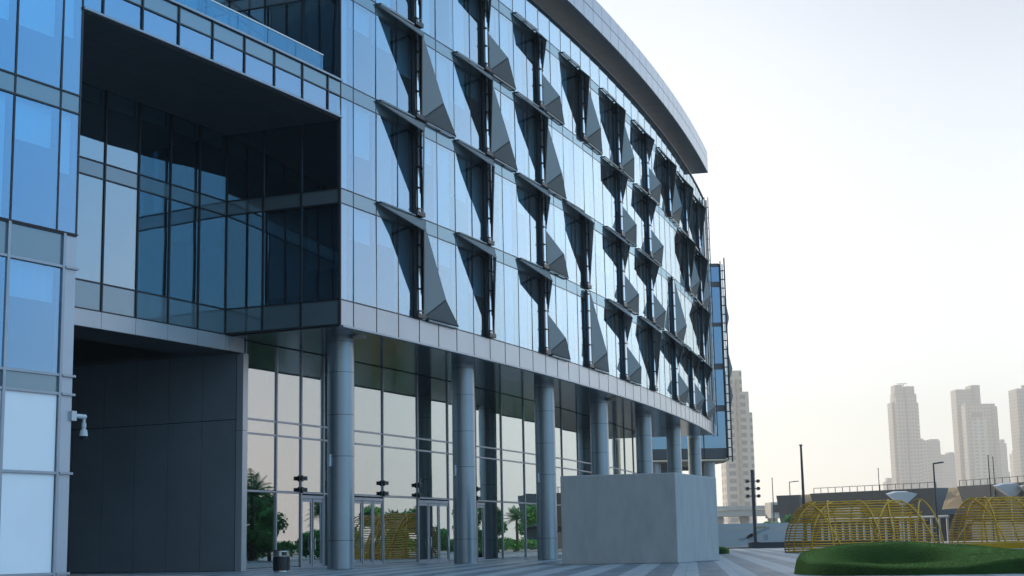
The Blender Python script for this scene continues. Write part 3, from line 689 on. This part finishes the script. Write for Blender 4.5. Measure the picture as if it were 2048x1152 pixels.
# small grass dome by the wing
def lathe(mb, prof, m, seg=32, c=(0, 0, 0)):
    i0 = len(mb.v); n = len(prof); k = mb.mi(m)
    for r, z in prof: mb.v += [(c[0]+r*math.cos(2*math.pi*j/seg), c[1]+r*math.sin(2*math.pi*j/seg), c[2]+z) for j in range(seg)]
    for i in range(n-1):
        for j in range(seg): mb.f.append((i0+i*seg+j, i0+i*seg+(j+1) % seg, i0+(i+1)*seg+(j+1) % seg, i0+(i+1)*seg+j)); mb.m.append(k)
mb = MB(); lathe(mb, [(1.0, 0), (1.02, .15), (1.0, .3), (.8, .45), (.45, .53), (.01, .55)], 'turf', c=(14.6, 112, 0))
tag(mb.build('turf_stool', smooth=True), 'small round green turf seat at the foot of the far columns', 'turf seat')

# ------------------------------------------------------------------ green turf mound (big, right)
def lerp_tab(t, tab):
    if t <= tab[0][0]: return tab[0][1]
    for (a, b), (c, d) in zip(tab, tab[1:]):
        if t <= c: q = (t-a)/(c-a); q = q*q*(3-2*q); return b+(d-b)*q
    return tab[-1][1]
def mound():
    # long bean in plan, hollow near its left end, crest line running off to the right
    nx, ny = 190, 60; mb = MB(); k = mb.mi('turf')
    ZBK = ((7.5, .50), (8.6, .64), (10.2, .80), (11.6, .83), (13.2, .72), (15.2, .52), (18, .42), (22, .36), (26, .28))
    ZFR = ((7.5, .47), (8.6, .40), (10, .345), (11.4, .36), (12.6, .46), (14, .47), (16, .40), (20, .36), (26, .26))
    rows = []
    for i in range(nx+1):
        a = 2*math.pi*i/nx; row = []
        ca, sa = math.cos(a), math.sin(a); e_ = 3.2
        ou = math.copysign(abs(ca)**(2/e_), ca); ov = math.copysign(abs(sa)**(2/e_), sa)
        for j in range(ny+1):
            t = j/ny; r = 1-(1-t)**1.35 if t < .97 else 1
            u, v = ou*r, ov*r
            x = 17.35+9.4*u; half = 3.6+.9*math.sin(min(1, max(0, (x-7.5)/7))*1.57); y = 44.0+half*v+.10*(x-16)
            zb, zf = lerp_tab(x, ZBK), lerp_tab(x, ZFR)
            st = math.exp(-((x-10.5)/2.3)**4); v0 = -.62+.86*st; q = min(1, max(0, (v-v0)/(1.15-.97*st))); q = q*q*(3-2*q); z = zf+(zb-zf)*q
            dx = (x-10.5)/2.1; dv = (v+.10-.03*(x-10))/.42; hol = math.exp(-(dx*dx+dv*dv)**3); z -= .33*hol*(1-q)
            z -= .13*min(1, max(0, (-v-.30)/.62))*st+.05*max(0, -v-.5); dv2 = (v+.30-.03*(x-14))/.20; z += .07*math.exp(-dv2*dv2)*min(1, max(0, (x-12.2)/2.5))
            edge = min(1, (1-r)*22); z = max(0.0, z*(1-(1-edge)**2.6)**.5 if edge < 1 else z)
            z += .006*math.sin(x*23+y*11)*math.sin(y*19-x*7)*edge
            row.append((x, y, max(0, z)))
        rows.append(row)
    for row in rows: mb.v += row
    for i in range(nx):
        for j in range(ny):
            a = i*(ny+1)+j; mb.f.append((a, a+1, a+ny+2, a+ny+1)); mb.m.append(k)
    k2 = mb.mi('tip'); rb = random.Random(11); nf = len(mb.f); F0 = list(mb.f)
    cand = [f for f in F0 if mb.v[f[0]][0] < 18.5 and mb.v[f[0]][1] < 49]
    for _ in range(46000):       # short blades on level turf only, their brighter green standing for top light
        f = cand[rb.randrange(len(cand))]; a_, b_, c_ = (Vector(mb.v[f[q]]) for q in (0, 1, 3)); p_ = a_+(b_-a_)*rb.random()+(c_-a_)*rb.random()
        nv = (b_-a_).cross(c_-a_)
        if nv.length < 1e-9: continue
        nv.normalize()
        if abs(nv.z) < .72: continue
        nv = nv if nv.z > -.2 else -nv; h_ = rb.uniform(.018, .045); w_ = Vector((rb.uniform(-1, 1), rb.uniform(-1, 1), rb.uniform(-.3, .3)))*.010
        i = len(mb.v); tip = p_+nv*h_+Vector((rb.uniform(-1, 1), rb.uniform(-1, 1), 0))*.014
        mb.v += [tuple(p_-w_), tuple(p_+w_), tuple(tip)]; mb.f.append((i, i+1, i+2)); mb.m.append(k2)
    return mb
tag(mound().build('turf_mound', smooth=True), 'long artificial turf lounging mound with a hollow in the near right foreground', 'turf mound')

# ------------------------------------------------------------------ yellow pipe cages
def cage(name, label, cx, cy, half, ht, depth, rz, seed, cutr=.78):
    # barrel-shaped frame: level pipes follow a rounded left nose, thicker bent arches and crossing braces stiffen it
    e = empty(name, (cx, cy, 0), rz); tag(e, label, 'pipe cage', 'yellow pipe cages behind the turf mound')
    rn = random.Random(seed); nr = 20
    def prof(z): return max(0.0, 1-((z-.25)/(ht-.2))**2 if z > .25 else 1)**.5
    for side in (-1, 1):
        k = MB()
        for i in range(nr):
            z = .06+(ht-.1)*i/(nr-1)+rn.uniform(-.02, .02); q = max(.16, prof(z)); pts = []
            nose = half*(.55+.45*q) ; hy = depth*max(.3, q)
            xr = half*(1.0-.42*(z/ht)**1.6)+rn.uniform(-.25, .25)
            for j in range(15):
                a = math.pi/2*j/14; pts.append((-nose+half*.42*(1-math.sin(a)*1)*1.0, 0, 0))
            pts = []
            for j in range(13):
                a = math.pi/2*(j/12); pts.append((-(nose-half*.45)-half*.45*math.cos(a), side*hy*math.sin(a), z))
            for j in range(1, 7): pts.append((-(nose-half*.45)+(xr+nose-half*.45)*j/6, side*hy*(1-.12*(j/6)**2), z+.015*math.sin(j*2+i)))
            k.tube(pts, .042, 'yellow', 5)
        k.build('level_pipes', e)
    for i in range(5):       # ribs fanned round the nose
        k = MB(); a = math.radians(-70+35*i); pts = []
        for j in range(15):
            z = .02+ht*.985*j/14; q = max(.16, prof(z)); nose = half*(.55+.45*q); hy = depth*max(.3, q)
            pts.append((-(nose-half*.45)-half*.45*math.cos(a), hy*math.sin(a), z))
        k.tube(pts, .055, 'yellow', 6); k.build('nose_rib', e)
    for i in range(4):       # full arches
        k = MB(); x0 = half*(-.30+.40*i); sk = half*(.10 if i % 2 else -.12); pts = []
        for j in range(21):
            ph = math.pi*j/20; z = ht*math.sin(ph)**.8; pts.append((x0+sk*math.cos(ph)-half*.10*math.sin(ph), -depth*math.cos(ph), z+.02))
        k.tube(pts, .06, 'yellow', 6); k.build('arch_pipe', e)
    for i, (xa, xb) in enumerate(((-.62, -.12), (-.30, -.72), (.02, .42), (.40, -.05), (.92, .52), (.62, .80))):
        k = MB(); sd_ = -1 if i % 3 else 1; pts = []
        for j in range(13):
            t = j/12; z = ht*.97*math.sin(t*math.pi/2); q = max(.2, prof(z)); pts.append((half*(xa+(xb-xa)*t), sd_*depth*max(.3, q), z))
        k.tube(pts, .06, 'yellow', 6); k.build('brace_pipe', e)
cage('pipe_cage', 'yellow pipe cage with rounded left end behind the turf mound hollow', 24.8, 110, 5.4, 3.62, 2.6, math.radians(-3), 3)
cage('pipe_cage', 'yellow pipe cage cut off by the right edge of the photo', 38.0, 117, 4.7, 3.85, 2.6, math.radians(5), 8)
k = MB(); k.box((33.4, 110, .2), (8, 1.6, .40), 'yellow', .03); o = k.build('yellow_bench'); tag(o, 'low solid yellow bench between the two pipe cages', 'bench')

# ------------------------------------------------------------------ poles
def pole(name, x, y, h, label, cat, r=.09, arm=None, mat='pole'):
    e = empty(name, (x, y, 0)); tag(e, label, cat)
    k = MB(); k.tube([(0, 0, 0), (0, 0, h)], r*1.25, mat, 10, r*.7); k.build('pole', e, True)
    k = MB(); k.tube([(0, 0, 0), (0, 0, .12)], r*2.4, mat, 10); k.build('base', e)
    if arm:
        k = MB(); k.tube([(0, 0, h-.05), (arm, 0, h+.1)], r*.7, mat, 8); k.build('arm', e); k = MB(); k.box((arm*.8, 0, h+.08), (abs(arm)*.55, .3, .12), mat); k.build('lamp_head', e)
    else:
        k = MB(); k.tube([(0, 0, h), (0, 0, h+.16)], r*1.15, mat, 8); k.build('finial', e)
pole('flagpole', 33.2, 175, 11.6, 'tallest dark bare flagpole rising behind the left end of the yellow cage', 'flagpole', .17)
pole('street_pole', 42.4, 250, 10.8, 'thin bare pole right of the light column', 'pole', .09)
pole('street_lamp', 47.4, 262, 10.7, 'dark street lamp whose arm points right, left of the tallest flagpole', 'street lamp', .1, 1.5)
pole('street_pole', 62.9, 262, 12.6, 'thin bare pole against the white sky left of the stone towers', 'pole', .09)
pole('street_lamp', 54.25, 196, 10.3, 'black street lamp with a right-pointing arm between the two tall tower groups', 'street lamp', .14, 1.25)
pole('street_lamp', 65.9, 248, 8.5, 'low grey street lamp with a left-pointing arm behind the white sail', 'street lamp', .09, -1.0)
pole('street_pole', 79.9, 255, 14.1, 'left one of the twin thin poles in front of the twin-slab tower', 'pole', .12)
pole('street_pole', 81.0, 256, 13.9, 'right one of the twin thin poles in front of the twin-slab tower', 'pole', .1)

# ------------------------------------------------------------------ long dark hall behind the cages
h = empty('event_hall', (75, 285, 0)); tag(h, 'long low dark grey hall with slanted walls, cream gaps and roof railing', 'building')
def hh(mb, nm): o = mb.build(nm); o.parent = h; o.matrix_parent_inverse = Matrix.Translation(-Vector(h.location)); return o
HP = [(52.3, 303), (57.8, 298), (77.5, 271), (84.2, 250), (93, 222)]
def slab(mb, a, b, zb, zt0, zt1, m, lean=1.6, d=16, ins=.9):
    dx, dy = b[0]-a[0], b[1]-a[1]; l_ = math.hypot(dx, dy); nx_, ny_ = dy/l_, -dx/l_     # towards the viewer
    ex, ey = dx/l_*ins, dy/l_*ins
    mb.hexa([(a[0]+ex, a[1]+ey, zb), (b[0]-ex, b[1]-ey, zb), (b[0]-nx_*d, b[1]-ny_*d, zb), (a[0]-nx_*d, a[1]-ny_*d, zb),
             (a[0]+nx_*lean, a[1]+ny_*lean, zt0), (b[0]+nx_*lean, b[1]+ny_*lean, zt1), (b[0]-nx_*d, b[1]-ny_*d, zt1), (a[0]-nx_*d, a[1]-ny_*d, zt0)], m)
m, n, l = newmat('backlit_facet'); n.remove(n['Principled BSDF'])  # translucent stand-in for sunlit wall facets, glows with the sun behind it
t1 = n.new('ShaderNodeBsdfTranslucent'); t1.inputs[0].default_value = (.85, .70, .50, 1); t2 = n.new('ShaderNodeBsdfDiffuse'); t2.inputs[0].default_value = (.75, .62, .46, 1)
mx = n.new('ShaderNodeMixShader'); mx.inputs[0].default_value = .5; l.new(t1.outputs[0], mx.inputs[1]); l.new(t2.outputs[0], mx.inputs[2]); l.new(mx.outputs[0], n['Material Output'].inputs['Surface'])
M['backlit'] = m
k = MB(); slab(k, (52.6, 303), (56.6, 300), 0, 9.5, 9.5, 'stad', 1.2, 10, .6); hh(k, 'end_block')
k = MB(); slab(k, (58.9, 297), (76.4, 272.5), 3.8, 9.6, 9.5, 'stad', 1.8, 14, .2); hh(k, 'upper_wall')
k = MB(); slab(k, (79.4, 267), (84.2, 250), 3.8, 9.5, 9.4, 'stad', 1.8, 14, .2); slab(k, (84.2, 250), (93, 222), 3.8, 9.4, 9.3, 'stad', 1.8, 14, .2); hh(k, 'upper_wall')
k = MB(); k.plate([(56.2, 299.2, 9.5), (59.3, 298.2, 9.6), (57.9, 298, 4.5)], .15, (0, 1, 0), 'backlit'); hh(k, 'cream_gap')
k = MB(); k.plate([(75.9, 270.5, 5.6), (77.4, 270.5, 9.4), (79.7, 266.4, 9.4), (79.2, 266.2, 5.8)], .15, (0, 1, 0), 'backlit'); hh(k, 'cream_gap')
k = MB(); slab(k, (57.5, 302), (77.5, 275), 0, 4.8, 4.8, 'stad', 0, 12, 0); slab(k, (77.5, 275), (93, 226), 0, 4.8, 4.8, 'stad', 0, 12, 0); hh(k, 'lower_wall')
k = MB()
for i in range(18):
    t_ = i/17; x = 60+17.5*t_; y = 295.5-24*t_; k.box((x-.7, y-.6, 2.1), (.35, .4, 4.2), 'stadl')
k.tube([(59, 295.5, 4.4), (77, 270.5, 4.4)], .25, 'stadl', 6); hh(k, 'colonnade')
k = MB(); k.box((62.5, 290.4, 5.3), (9, .6, 2.6), 'sail', math.atan2(-24, 17.5)); hh(k, 'white_box')
def rail(k, a, b, z0, z1, n_):
    for i in range(n_+1):
        t_ = i/n_; x, y, z = a[0]+(b[0]-a[0])*t_, a[1]+(b[1]-a[1])*t_, z0+(z1-z0)*t_; k.box((x, y, z+.5), (.12, .12, 1.0), 'pole_g')
    k.tube([(a[0], a[1], z0+1), (b[0], b[1], z1+1)], .06, 'pole_g', 5)
k = MB(); rail(k, (58.2, 295.8), (75.4, 271.6), 9.6, 9.5, 16); rail(k, (78, 266), (82.8, 249.5), 9.5, 9.4, 8); rail(k, (82.8, 249.5), (91.4, 221.5), 9.4, 9.3, 12); hh(k, 'roof_railing')
def sail(cx, cy, z, w_, label):
    e = empty('shade_sail', (cx, cy, 0)); tag(e, label, 'shade sail', 'white shade sails in front of the dark hall')
    k = MB(); k.plate([(-w_*.5, 0, z-.35), (-w_*.22, 0, z), (w_*.2, 0, z), (w_*.5, 0, z-.35), (w_*.1, 0, z-2.0), (-w_*.1, 0, z-2.0)], 2.0, (0, 1, .1), 'sail'); k.build('membrane', e)
    k = MB(); k.tube([(0, .8, 0), (0, .8, z-1.9)], .12, 'stadl', 8); k.build('mast', e)
sail(63.6, 249, 8.2, 4.8, 'white funnel shade sail standing left, before the hall')
sail(81.6, 249, 9.2, 5.2, 'large white funnel shade sail near the right edge')
sail(84.3, 247, 9.0, 3.6, 'white shade sail cut by the right edge of the photo')

# ------------------------------------------------------------------ viaduct, billboard hoarding, far trees
v = empty('viaduct', (60, 420, 0)); tag(v, 'hazy raised concrete viaduct crossing behind the light column', 'viaduct')
def vv(mb, nm): o = mb.build(nm); o.parent = v; o.matrix_parent_inverse = Matrix.Translation(-Vector(v.location)); return o
k = MB(); k.box((52, 420, 8.2), (46, 9, 1.7), 'conc_l', .06); k.box((52, 415.3, 9.6), (46, .3, 1.0), 'conc_l', .06); vv(k, 'deck')
for x in (44, 56, 63, 71): k = MB(); k.box((x, 420+(x-52)*.06, 3.6), (2.0, 5, 7.3), 'conc_l'); vv(k, 'pier')
k = MB(); k.box((70.5, 409, 8.6), (5.4, 6, 4.2), 'conc_l', .1); k.box((70.1, 405.8, 9.0), (2.6, .3, 2.0), 'mull', .1); vv(k, 'station_box')
b = empty('hoarding', (34.5, 212, 0)); tag(b, 'long pale hoarding printed with a grey airliner picture behind the light column', 'hoarding')
k = MB(); k.box((0, 0, 1.6), (13, .2, 3.2), 'sail'); k.build('board', b)
M['pic'] = pr('picture_grey', (.30, .34, .38), .6); M['pic2'] = pr('picture_pale', (.55, .56, .55), .6); M['pic3'] = pr('picture_gold', (.42, .32, .16), .6)
k = MB()
def flat(pts, m): k.plate([(x*.68, -.11, z*.68) for x, z in pts], .012, (0, -1, 0), m)
flat([(-5.5, 1.6), (-3.7, 2.0), (-2.4, 2.8), (1.0, 4.0), (1.2, 3.6), (-2.0, 2.2), (-4.8, 1.1)], 'pic')          # wing
flat([(-2.75+.9*math.cos(a*math.pi/8), 1.9+.75*math.sin(a*math.pi/8)) for a in range(16)], 'pic')                 # engine
flat([(2.2, 3.6), (5.6, 4.7), (5.8, 4.0), (2.6, 3.0)], 'pic2'); flat([(-8.5, 3.2), (-2, 3.5), (-2, 4.2), (-8.5, 4.0)], 'pic2')
flat([(-2.2, 3.5), (.4, 3.8), (.4, 4.1), (-2.2, 3.9)], 'pic3')
flat([(-.2, 1.3), (.7, 1.3), (.7, 2.4), (-.2, 2.4)], 'pic'); k.build('printed_picture', b)
k = MB()
for a in range(9):
    u = math.radians(50+a*32); u2 = math.radians(50+(a+1)*32)
    k.plate([(.17+.2*math.cos(u), -.125, 1.26+.26*math.sin(u)), (.17+.2*math.cos(u2), -.125, 1.26+.26*math.sin(u2)), (.17+.12*math.cos(u2), -.125, 1.26+.17*math.sin(u2)), (.17+.12*math.cos(u), -.125, 1.26+.17*math.sin(u))], .01, (0, -1, 0), 'sail')
k.build('letter_mark', b)

def crown(mb, c, r, n, m, rn, leaf=.35, flatz=.8):
    # leaf-sized quads clustered in several lobes through the crown volume
    k = mb.mi(m); lobes = []
    for _ in range(9):
        a = rn.uniform(0, 6.28); e_ = rn.uniform(-.5, .9); q = rn.uniform(.25, .75)
        lobes.append((c[0]+r*q*math.cos(a)*math.cos(e_), c[1]+r*q*math.sin(a)*math.cos(e_), c[2]+r*flatz*q*math.sin(e_), r*rn.uniform(.3, .5)))
    for _ in range(n):
        l_ = rn.choice(lobes); d = Vector((rn.gauss(0, 1), rn.gauss(0, 1), rn.gauss(0, 1))).normalized()*l_[3]*rn.uniform(.6, 1.05)
        p_ = Vector(l_[:3])+Vector((d.x, d.y, d.z*flatz)); u = Vector((rn.gauss(0, 1), rn.gauss(0, 1), rn.gauss(0, .6))).normalized(); w2 = u.cross(d).normalized()*leaf*rn.uniform(.5, 1); u = u*leaf*rn.uniform(.5, 1)
        i = len(mb.v); mb.v += [tuple(p_-u*.5), tuple(p_+w2*.4), tuple(p_+u*.5), tuple(p_-w2*.4)]; mb.f.append((i, i+1, i+2, i+3)); mb.m.append(k)
def tree(x, y, h, r, label, n=1500, seed=1, leaf=.4, group=None):
    rn = random.Random(seed); e = empty('tree', (x, y, 0)); tag(e, label, 'tree', group)
    k = MB(); k.tube([(0, 0, 0), (.05*h*.3, 0, h*.3), (0, .02*h, h*.62)], .035*h, 'bark', 8, .015*h)
    for i in range(5):
        a = i*1.3+rn.random(); k.tube([(0, 0, h*.4), (r*.5*math.cos(a), r*.5*math.sin(a), h*.72)], .014*h, 'bark', 6, .005*h)
    k.build('trunk', e, True); k = MB(); crown(k, (0, 0, h*.68), r, n, 'leaf', rn, leaf); k.build('crown', e, fix=False)
def palm(x, y, h, r, label, seed=1, nf=30, group=None):
    rn = random.Random(seed); e = empty('palm_tree', (x, y, 0)); tag(e, label, 'palm tree', group)
    k = MB(); k.tube([(0, 0, 0), (0, 0, .3), (.05, .05, h*.5), (0, 0, h)], .28, 'bark', 10, .18)
    k.build('trunk', e, True); k = MB(); mi = k.mi('leaf2')
    for f in range(nf):
        a = f*2.4+rn.random()*.4; el = math.radians(80-95*(f/nf)); Lf = r*rn.uniform(.85, 1.1); pts = []
        for j in range(9):
            t_ = j/8; rad = Lf*t_*math.cos(el)*(1+.0*t_); z = h+Lf*(t_*math.sin(el)-.38*t_*t_*math.cos(el*.6)); pts.append(Vector((rad*math.cos(a)+.01, rad*math.sin(a), z)))
        k.tube(pts, .035, 'leaf2', 4, .01)
        sdv = Vector((-math.sin(a), math.cos(a), 0))
        for j in range(1, 9):
            for q in (0, .5):
                b0 = pts[j-1].lerp(pts[j], q); t_ = (j+q)/9; wl_ = r*.30*math.sin(math.pi*min(1, .15+t_*.85))+.05; dr = (pts[j]-pts[j-1]).normalized()
                for sg_ in (-1, 1):
                    tip = b0+sdv*sg_*wl_+dr*wl_*.6+Vector((0, 0, -wl_*.25)); i = len(k.v)
                    k.v += [tuple(b0), tuple(b0+dr*.09), tuple(tip)]; k.f.append((i, i+1, i+2)); k.m.append(mi)
    k.build('crown', e, fix=False)
tree(37.3, 226, 3.3, 1.9, 'hazy round tree between light column and the hall', 1400, 5, .6)
tree(40.4, 228, 2.4, 1.2, 'small low tree beside the hazy round tree', 800, 6, .5)
palm(42.3, 236, 3.6, 1.8, 'date palm against the left slanted block of the hall', 7, 26)
# garden across the plaza (just right of the frame; the lobby glass mirrors it)
G = 'garden trees mirrored in the lobby glass'
for i, (x, y, h_, r_) in enumerate(((37.6, 96.5, 5.6, 3.3), (42.0, 103.5, 5.6, 3.5), (52, 128, 4.8, 3.0), (58, 140, 5.2, 3.2), (60.5, 158, 5.2, 3.4), (67, 172, 5.6, 3.4), (72, 190, 6.0, 3.6), (38, 88, 4.2, 2.3))):
    tree(x, y, h_, r_, ('bushy garden tree number %s along the planted edge right of the plaza' % ['one', 'two', 'three', 'four', 'five', 'six', 'seven', 'eight'][i]), 3600, 20+i, .5, G)
for i, (x, y, h_, r_) in enumerate(((39.0, 100, 5.6, 3.0), (46.5, 114, 4.2, 2.4), (55, 134, 3.4, 2.3), (62.5, 163, 4.2, 2.4), (69.5, 182, 4.4, 2.5))):
    palm(x, y, h_, r_, 'date palm %s in the garden right of the plaza' % ['nearest', 'second', 'third', 'fourth', 'farthest'][i], 40+i, 28, G)
for i, (x, y, h_, r_) in enumerate(((35.8, 93.5, 3.6, 2.2), (37.6, 99.5, 3.2, 2.2), (40.6, 101.5, 3.8, 2.4), (44.5, 111, 3.0, 2.2), (49, 121, 3.0, 2.3), (53, 132, 3.2, 2.3), (57, 144, 3.2, 2.4), (62, 152, 3.4, 2.4), (66, 166, 3.4, 2.4))):
    rn = random.Random(60+i); e = empty('bush', (x, y, 0)); tag(e, 'leafy garden bush %s along the planted edge right of the plaza' % ['nearest', 'second', 'third', 'fourth', 'fifth', 'sixth', 'seventh', 'eighth', 'farthest'][i], 'bush', 'bushes mirrored in the lobby glass')
    k = MB()
    for a in range(4): k.tube([(0, 0, 0), (.5*math.cos(a*1.6), .5*math.sin(a*1.6), h_*.5)], .05, 'bark', 5, .02)
    k.build('stem', e); k = MB(); crown(k, (0, 0, h_*.46), r_, 2600, 'leaf', rn, .42, .75); k.build('foliage', e, fix=False)
rn = random.Random(3); k = MB()
for i in range(26):
    t_ = i/25; crown(k, (35+t_*40, 84+t_*112, .9), 2.3, 800, 'leaf', rn, .4, .55)
tag(k.build('ground_cover', fix=False), 'low green planting along the garden edge', kind='stuff')

# ------------------------------------------------------------------ skyscrapers
def tower(label, x, y, parts, group='skyline towers in the haze'):
    K_ = 2.3; e = empty('skyscraper', (x*K_, y*K_, 1-K_)); e.scale = (K_, K_, K_); tag(e, label, 'skyscraper', group)
    for nm, dx, dy, w_, d_, z0, z1, m in parts:
        k = MB(); k.box((dx, dy, (z0+z1)/2), (w_, d_, z1-z0), m); k.build(nm, e)
    return e
tower('tall stone tower with crowned top, left of the far skyline', 389, 1500, [('shaft', 0, 0, 20, 22, 0, 138, 'tw1'), ('side_bay', -11, 3, 4, 18, 0, 133, 'tw2'), ('side_bay', 11, 2, 4, 20, 0, 132, 'tw2'),
    ('crown_block', -5.6, 0, 8, 16, 138, 150, 'tw2'), ('crown_block', 5.4, 0, 9, 16, 138, 148.5, 'tw2'), ('crown_step', -9, 1, 3, 14, 133, 142, 'tw2'), ('crown_step', 10.5, 1, 3, 14, 132, 141, 'tw2'), ('glass_strip', 0, -11.3, 1.4, 1, 0, 138, 'mull'),
    ('balcony_strip', 11, -8.6, 3, 1, 4, 130, 'tw3'), ('crown_frame', 0, 0, 10, 1, 151.5, 152.3, 'tw2'), ('crown_post', -1.4, 0, .6, .6, 138, 151.5, 'tw2'), ('crown_post', 1.4, 0, .6, .6, 138, 151.5, 'tw2')])
tower('tall slab tower with stepped double crown at the right', 466, 1520, [('shaft', 2, 0, 30, 24, 0, 131, 'tw1'), ('rear_slab', -7, 14, 19, 18, 0, 147.5, 'tw2'), ('rear_slab', 4, 15, 9, 20, 0, 151.7, 'tw2'), ('grid_panel', 0, -12.5, 15, 1, 0, 116, 'tw3'), ('louvre', -2, -12.7, 10, 1, 117.5, 122, 'mull'), ('side_bay', 16, -4, 5, 20, 0, 128, 'tw2'), ('edge_fin', -13.4, -12.6, 1.4, 1.2, 0, 133, 'conc_l')])
tower('tower cut off by the right edge of the photo', 492, 1440, [('shaft', 0, 0, 26, 24, 0, 138, 'tw2'), ('front_bay', 4, -13, 20, 8, 0, 129.5, 'tw1'), ('roof_tank', -2, 0, 3.4, 4, 138, 142, 'tw1')])
tower('pale curved mid-rise right beside the stone tower', 437, 1620, [('shaft', 0, 0, 11, 18, 0, 102, 'tw1'), ('roof_step', -2, 0, 6, 12, 102, 104, 'tw1')])
tower('square-topped mid-rise between the two tall towers', 464, 1680, [('shaft', 0, 0, 15, 18, 0, 105, 'tw2'), ('roof_step', 2, 0, 10, 12, 105, 107, 'tw2')])
tower('stepped low block right of the square-topped mid-rise', 502, 1760, [('shaft', 0, 0, 19, 18, 0, 94, 'tw2'), ('roof_step', 5, 0, 7, 12, 94, 96.5, 'tw2')])
tower('small block with a round roof drum left of the slab tower', 538, 1840, [('shaft', 0, 0, 13, 18, 0, 86, 'tw1'), ('roof_drum', -2, 0, 7, 8, 86, 91, 'tw1')])
tower('slim pointed tower right of the slab tower', 579, 1800, [('shaft', 0, 0, 11, 16, 0, 108, 'tw2'), ('spike', 3, 0, 4, 6, 108, 113, 'tw2'), ('spike', -2, 0, 2, 4, 108, 114, 'tw2')])
tower('narrow far tower near the right edge', 629, 1900, [('shaft', 0, 0, 9, 14, 0, 101, 'tw1'), ('spike', -2, 0, 2, 3, 101, 105, 'tw1')])
tower('short thin block between slim pointed tower and right edge tower', 601, 1850, [('shaft', 0, 0, 5, 10, 0, 76, 'tw1'), ('roof_step', 1, 0, 2, 5, 76, 78, 'tw1')])
tower('lowest jagged block at the foot of the stone tower', 421, 1700, [('shaft', 0, 0, 13, 16, 0, 62, 'tw1'), ('roof_step', -1, 0, 7, 8, 62, 66, 'tw1')])
# big residential tower beyond the glass wing
tower('hazy residential tower with balconies rising behind the glass wing', 101, 700, [('shaft', 0, 0, 9, 16, 0, 78.3, 'tw3'), ('stepped_bay', 6.0, 1, 3, 16, 0, 68.5, 'tw3'), ('stepped_bay', 8.3, 2, 1.6, 14, 0, 59, 'tw3'), ('stair_core', 2.4, -8.4, 1.6, 1, 0, 74, 'tw1'), ('rear_slab', 3.4, 10, 4, 8, 0, 75, 'tw1')], None)

# ------------------------------------------------------------------ haze
m, n, l = newmat('haze_air'); n.remove(n['Principled BSDF']); pv = n.new('ShaderNodeVolumePrincipled')
pv.inputs['Color'].default_value = (1, .93, .86, 1); pv.inputs['Density'].default_value = .00021; pv.inputs['Anisotropy'].default_value = .35
l.new(pv.outputs[0], n['Material Output'].inputs['Volume']); M['haze'] = m
mb = MB(); mb.box((600, 2100, 189.3), (4400, 4700, 381.4), 'haze'); tag(mb.build('haze'), kind='stuff')
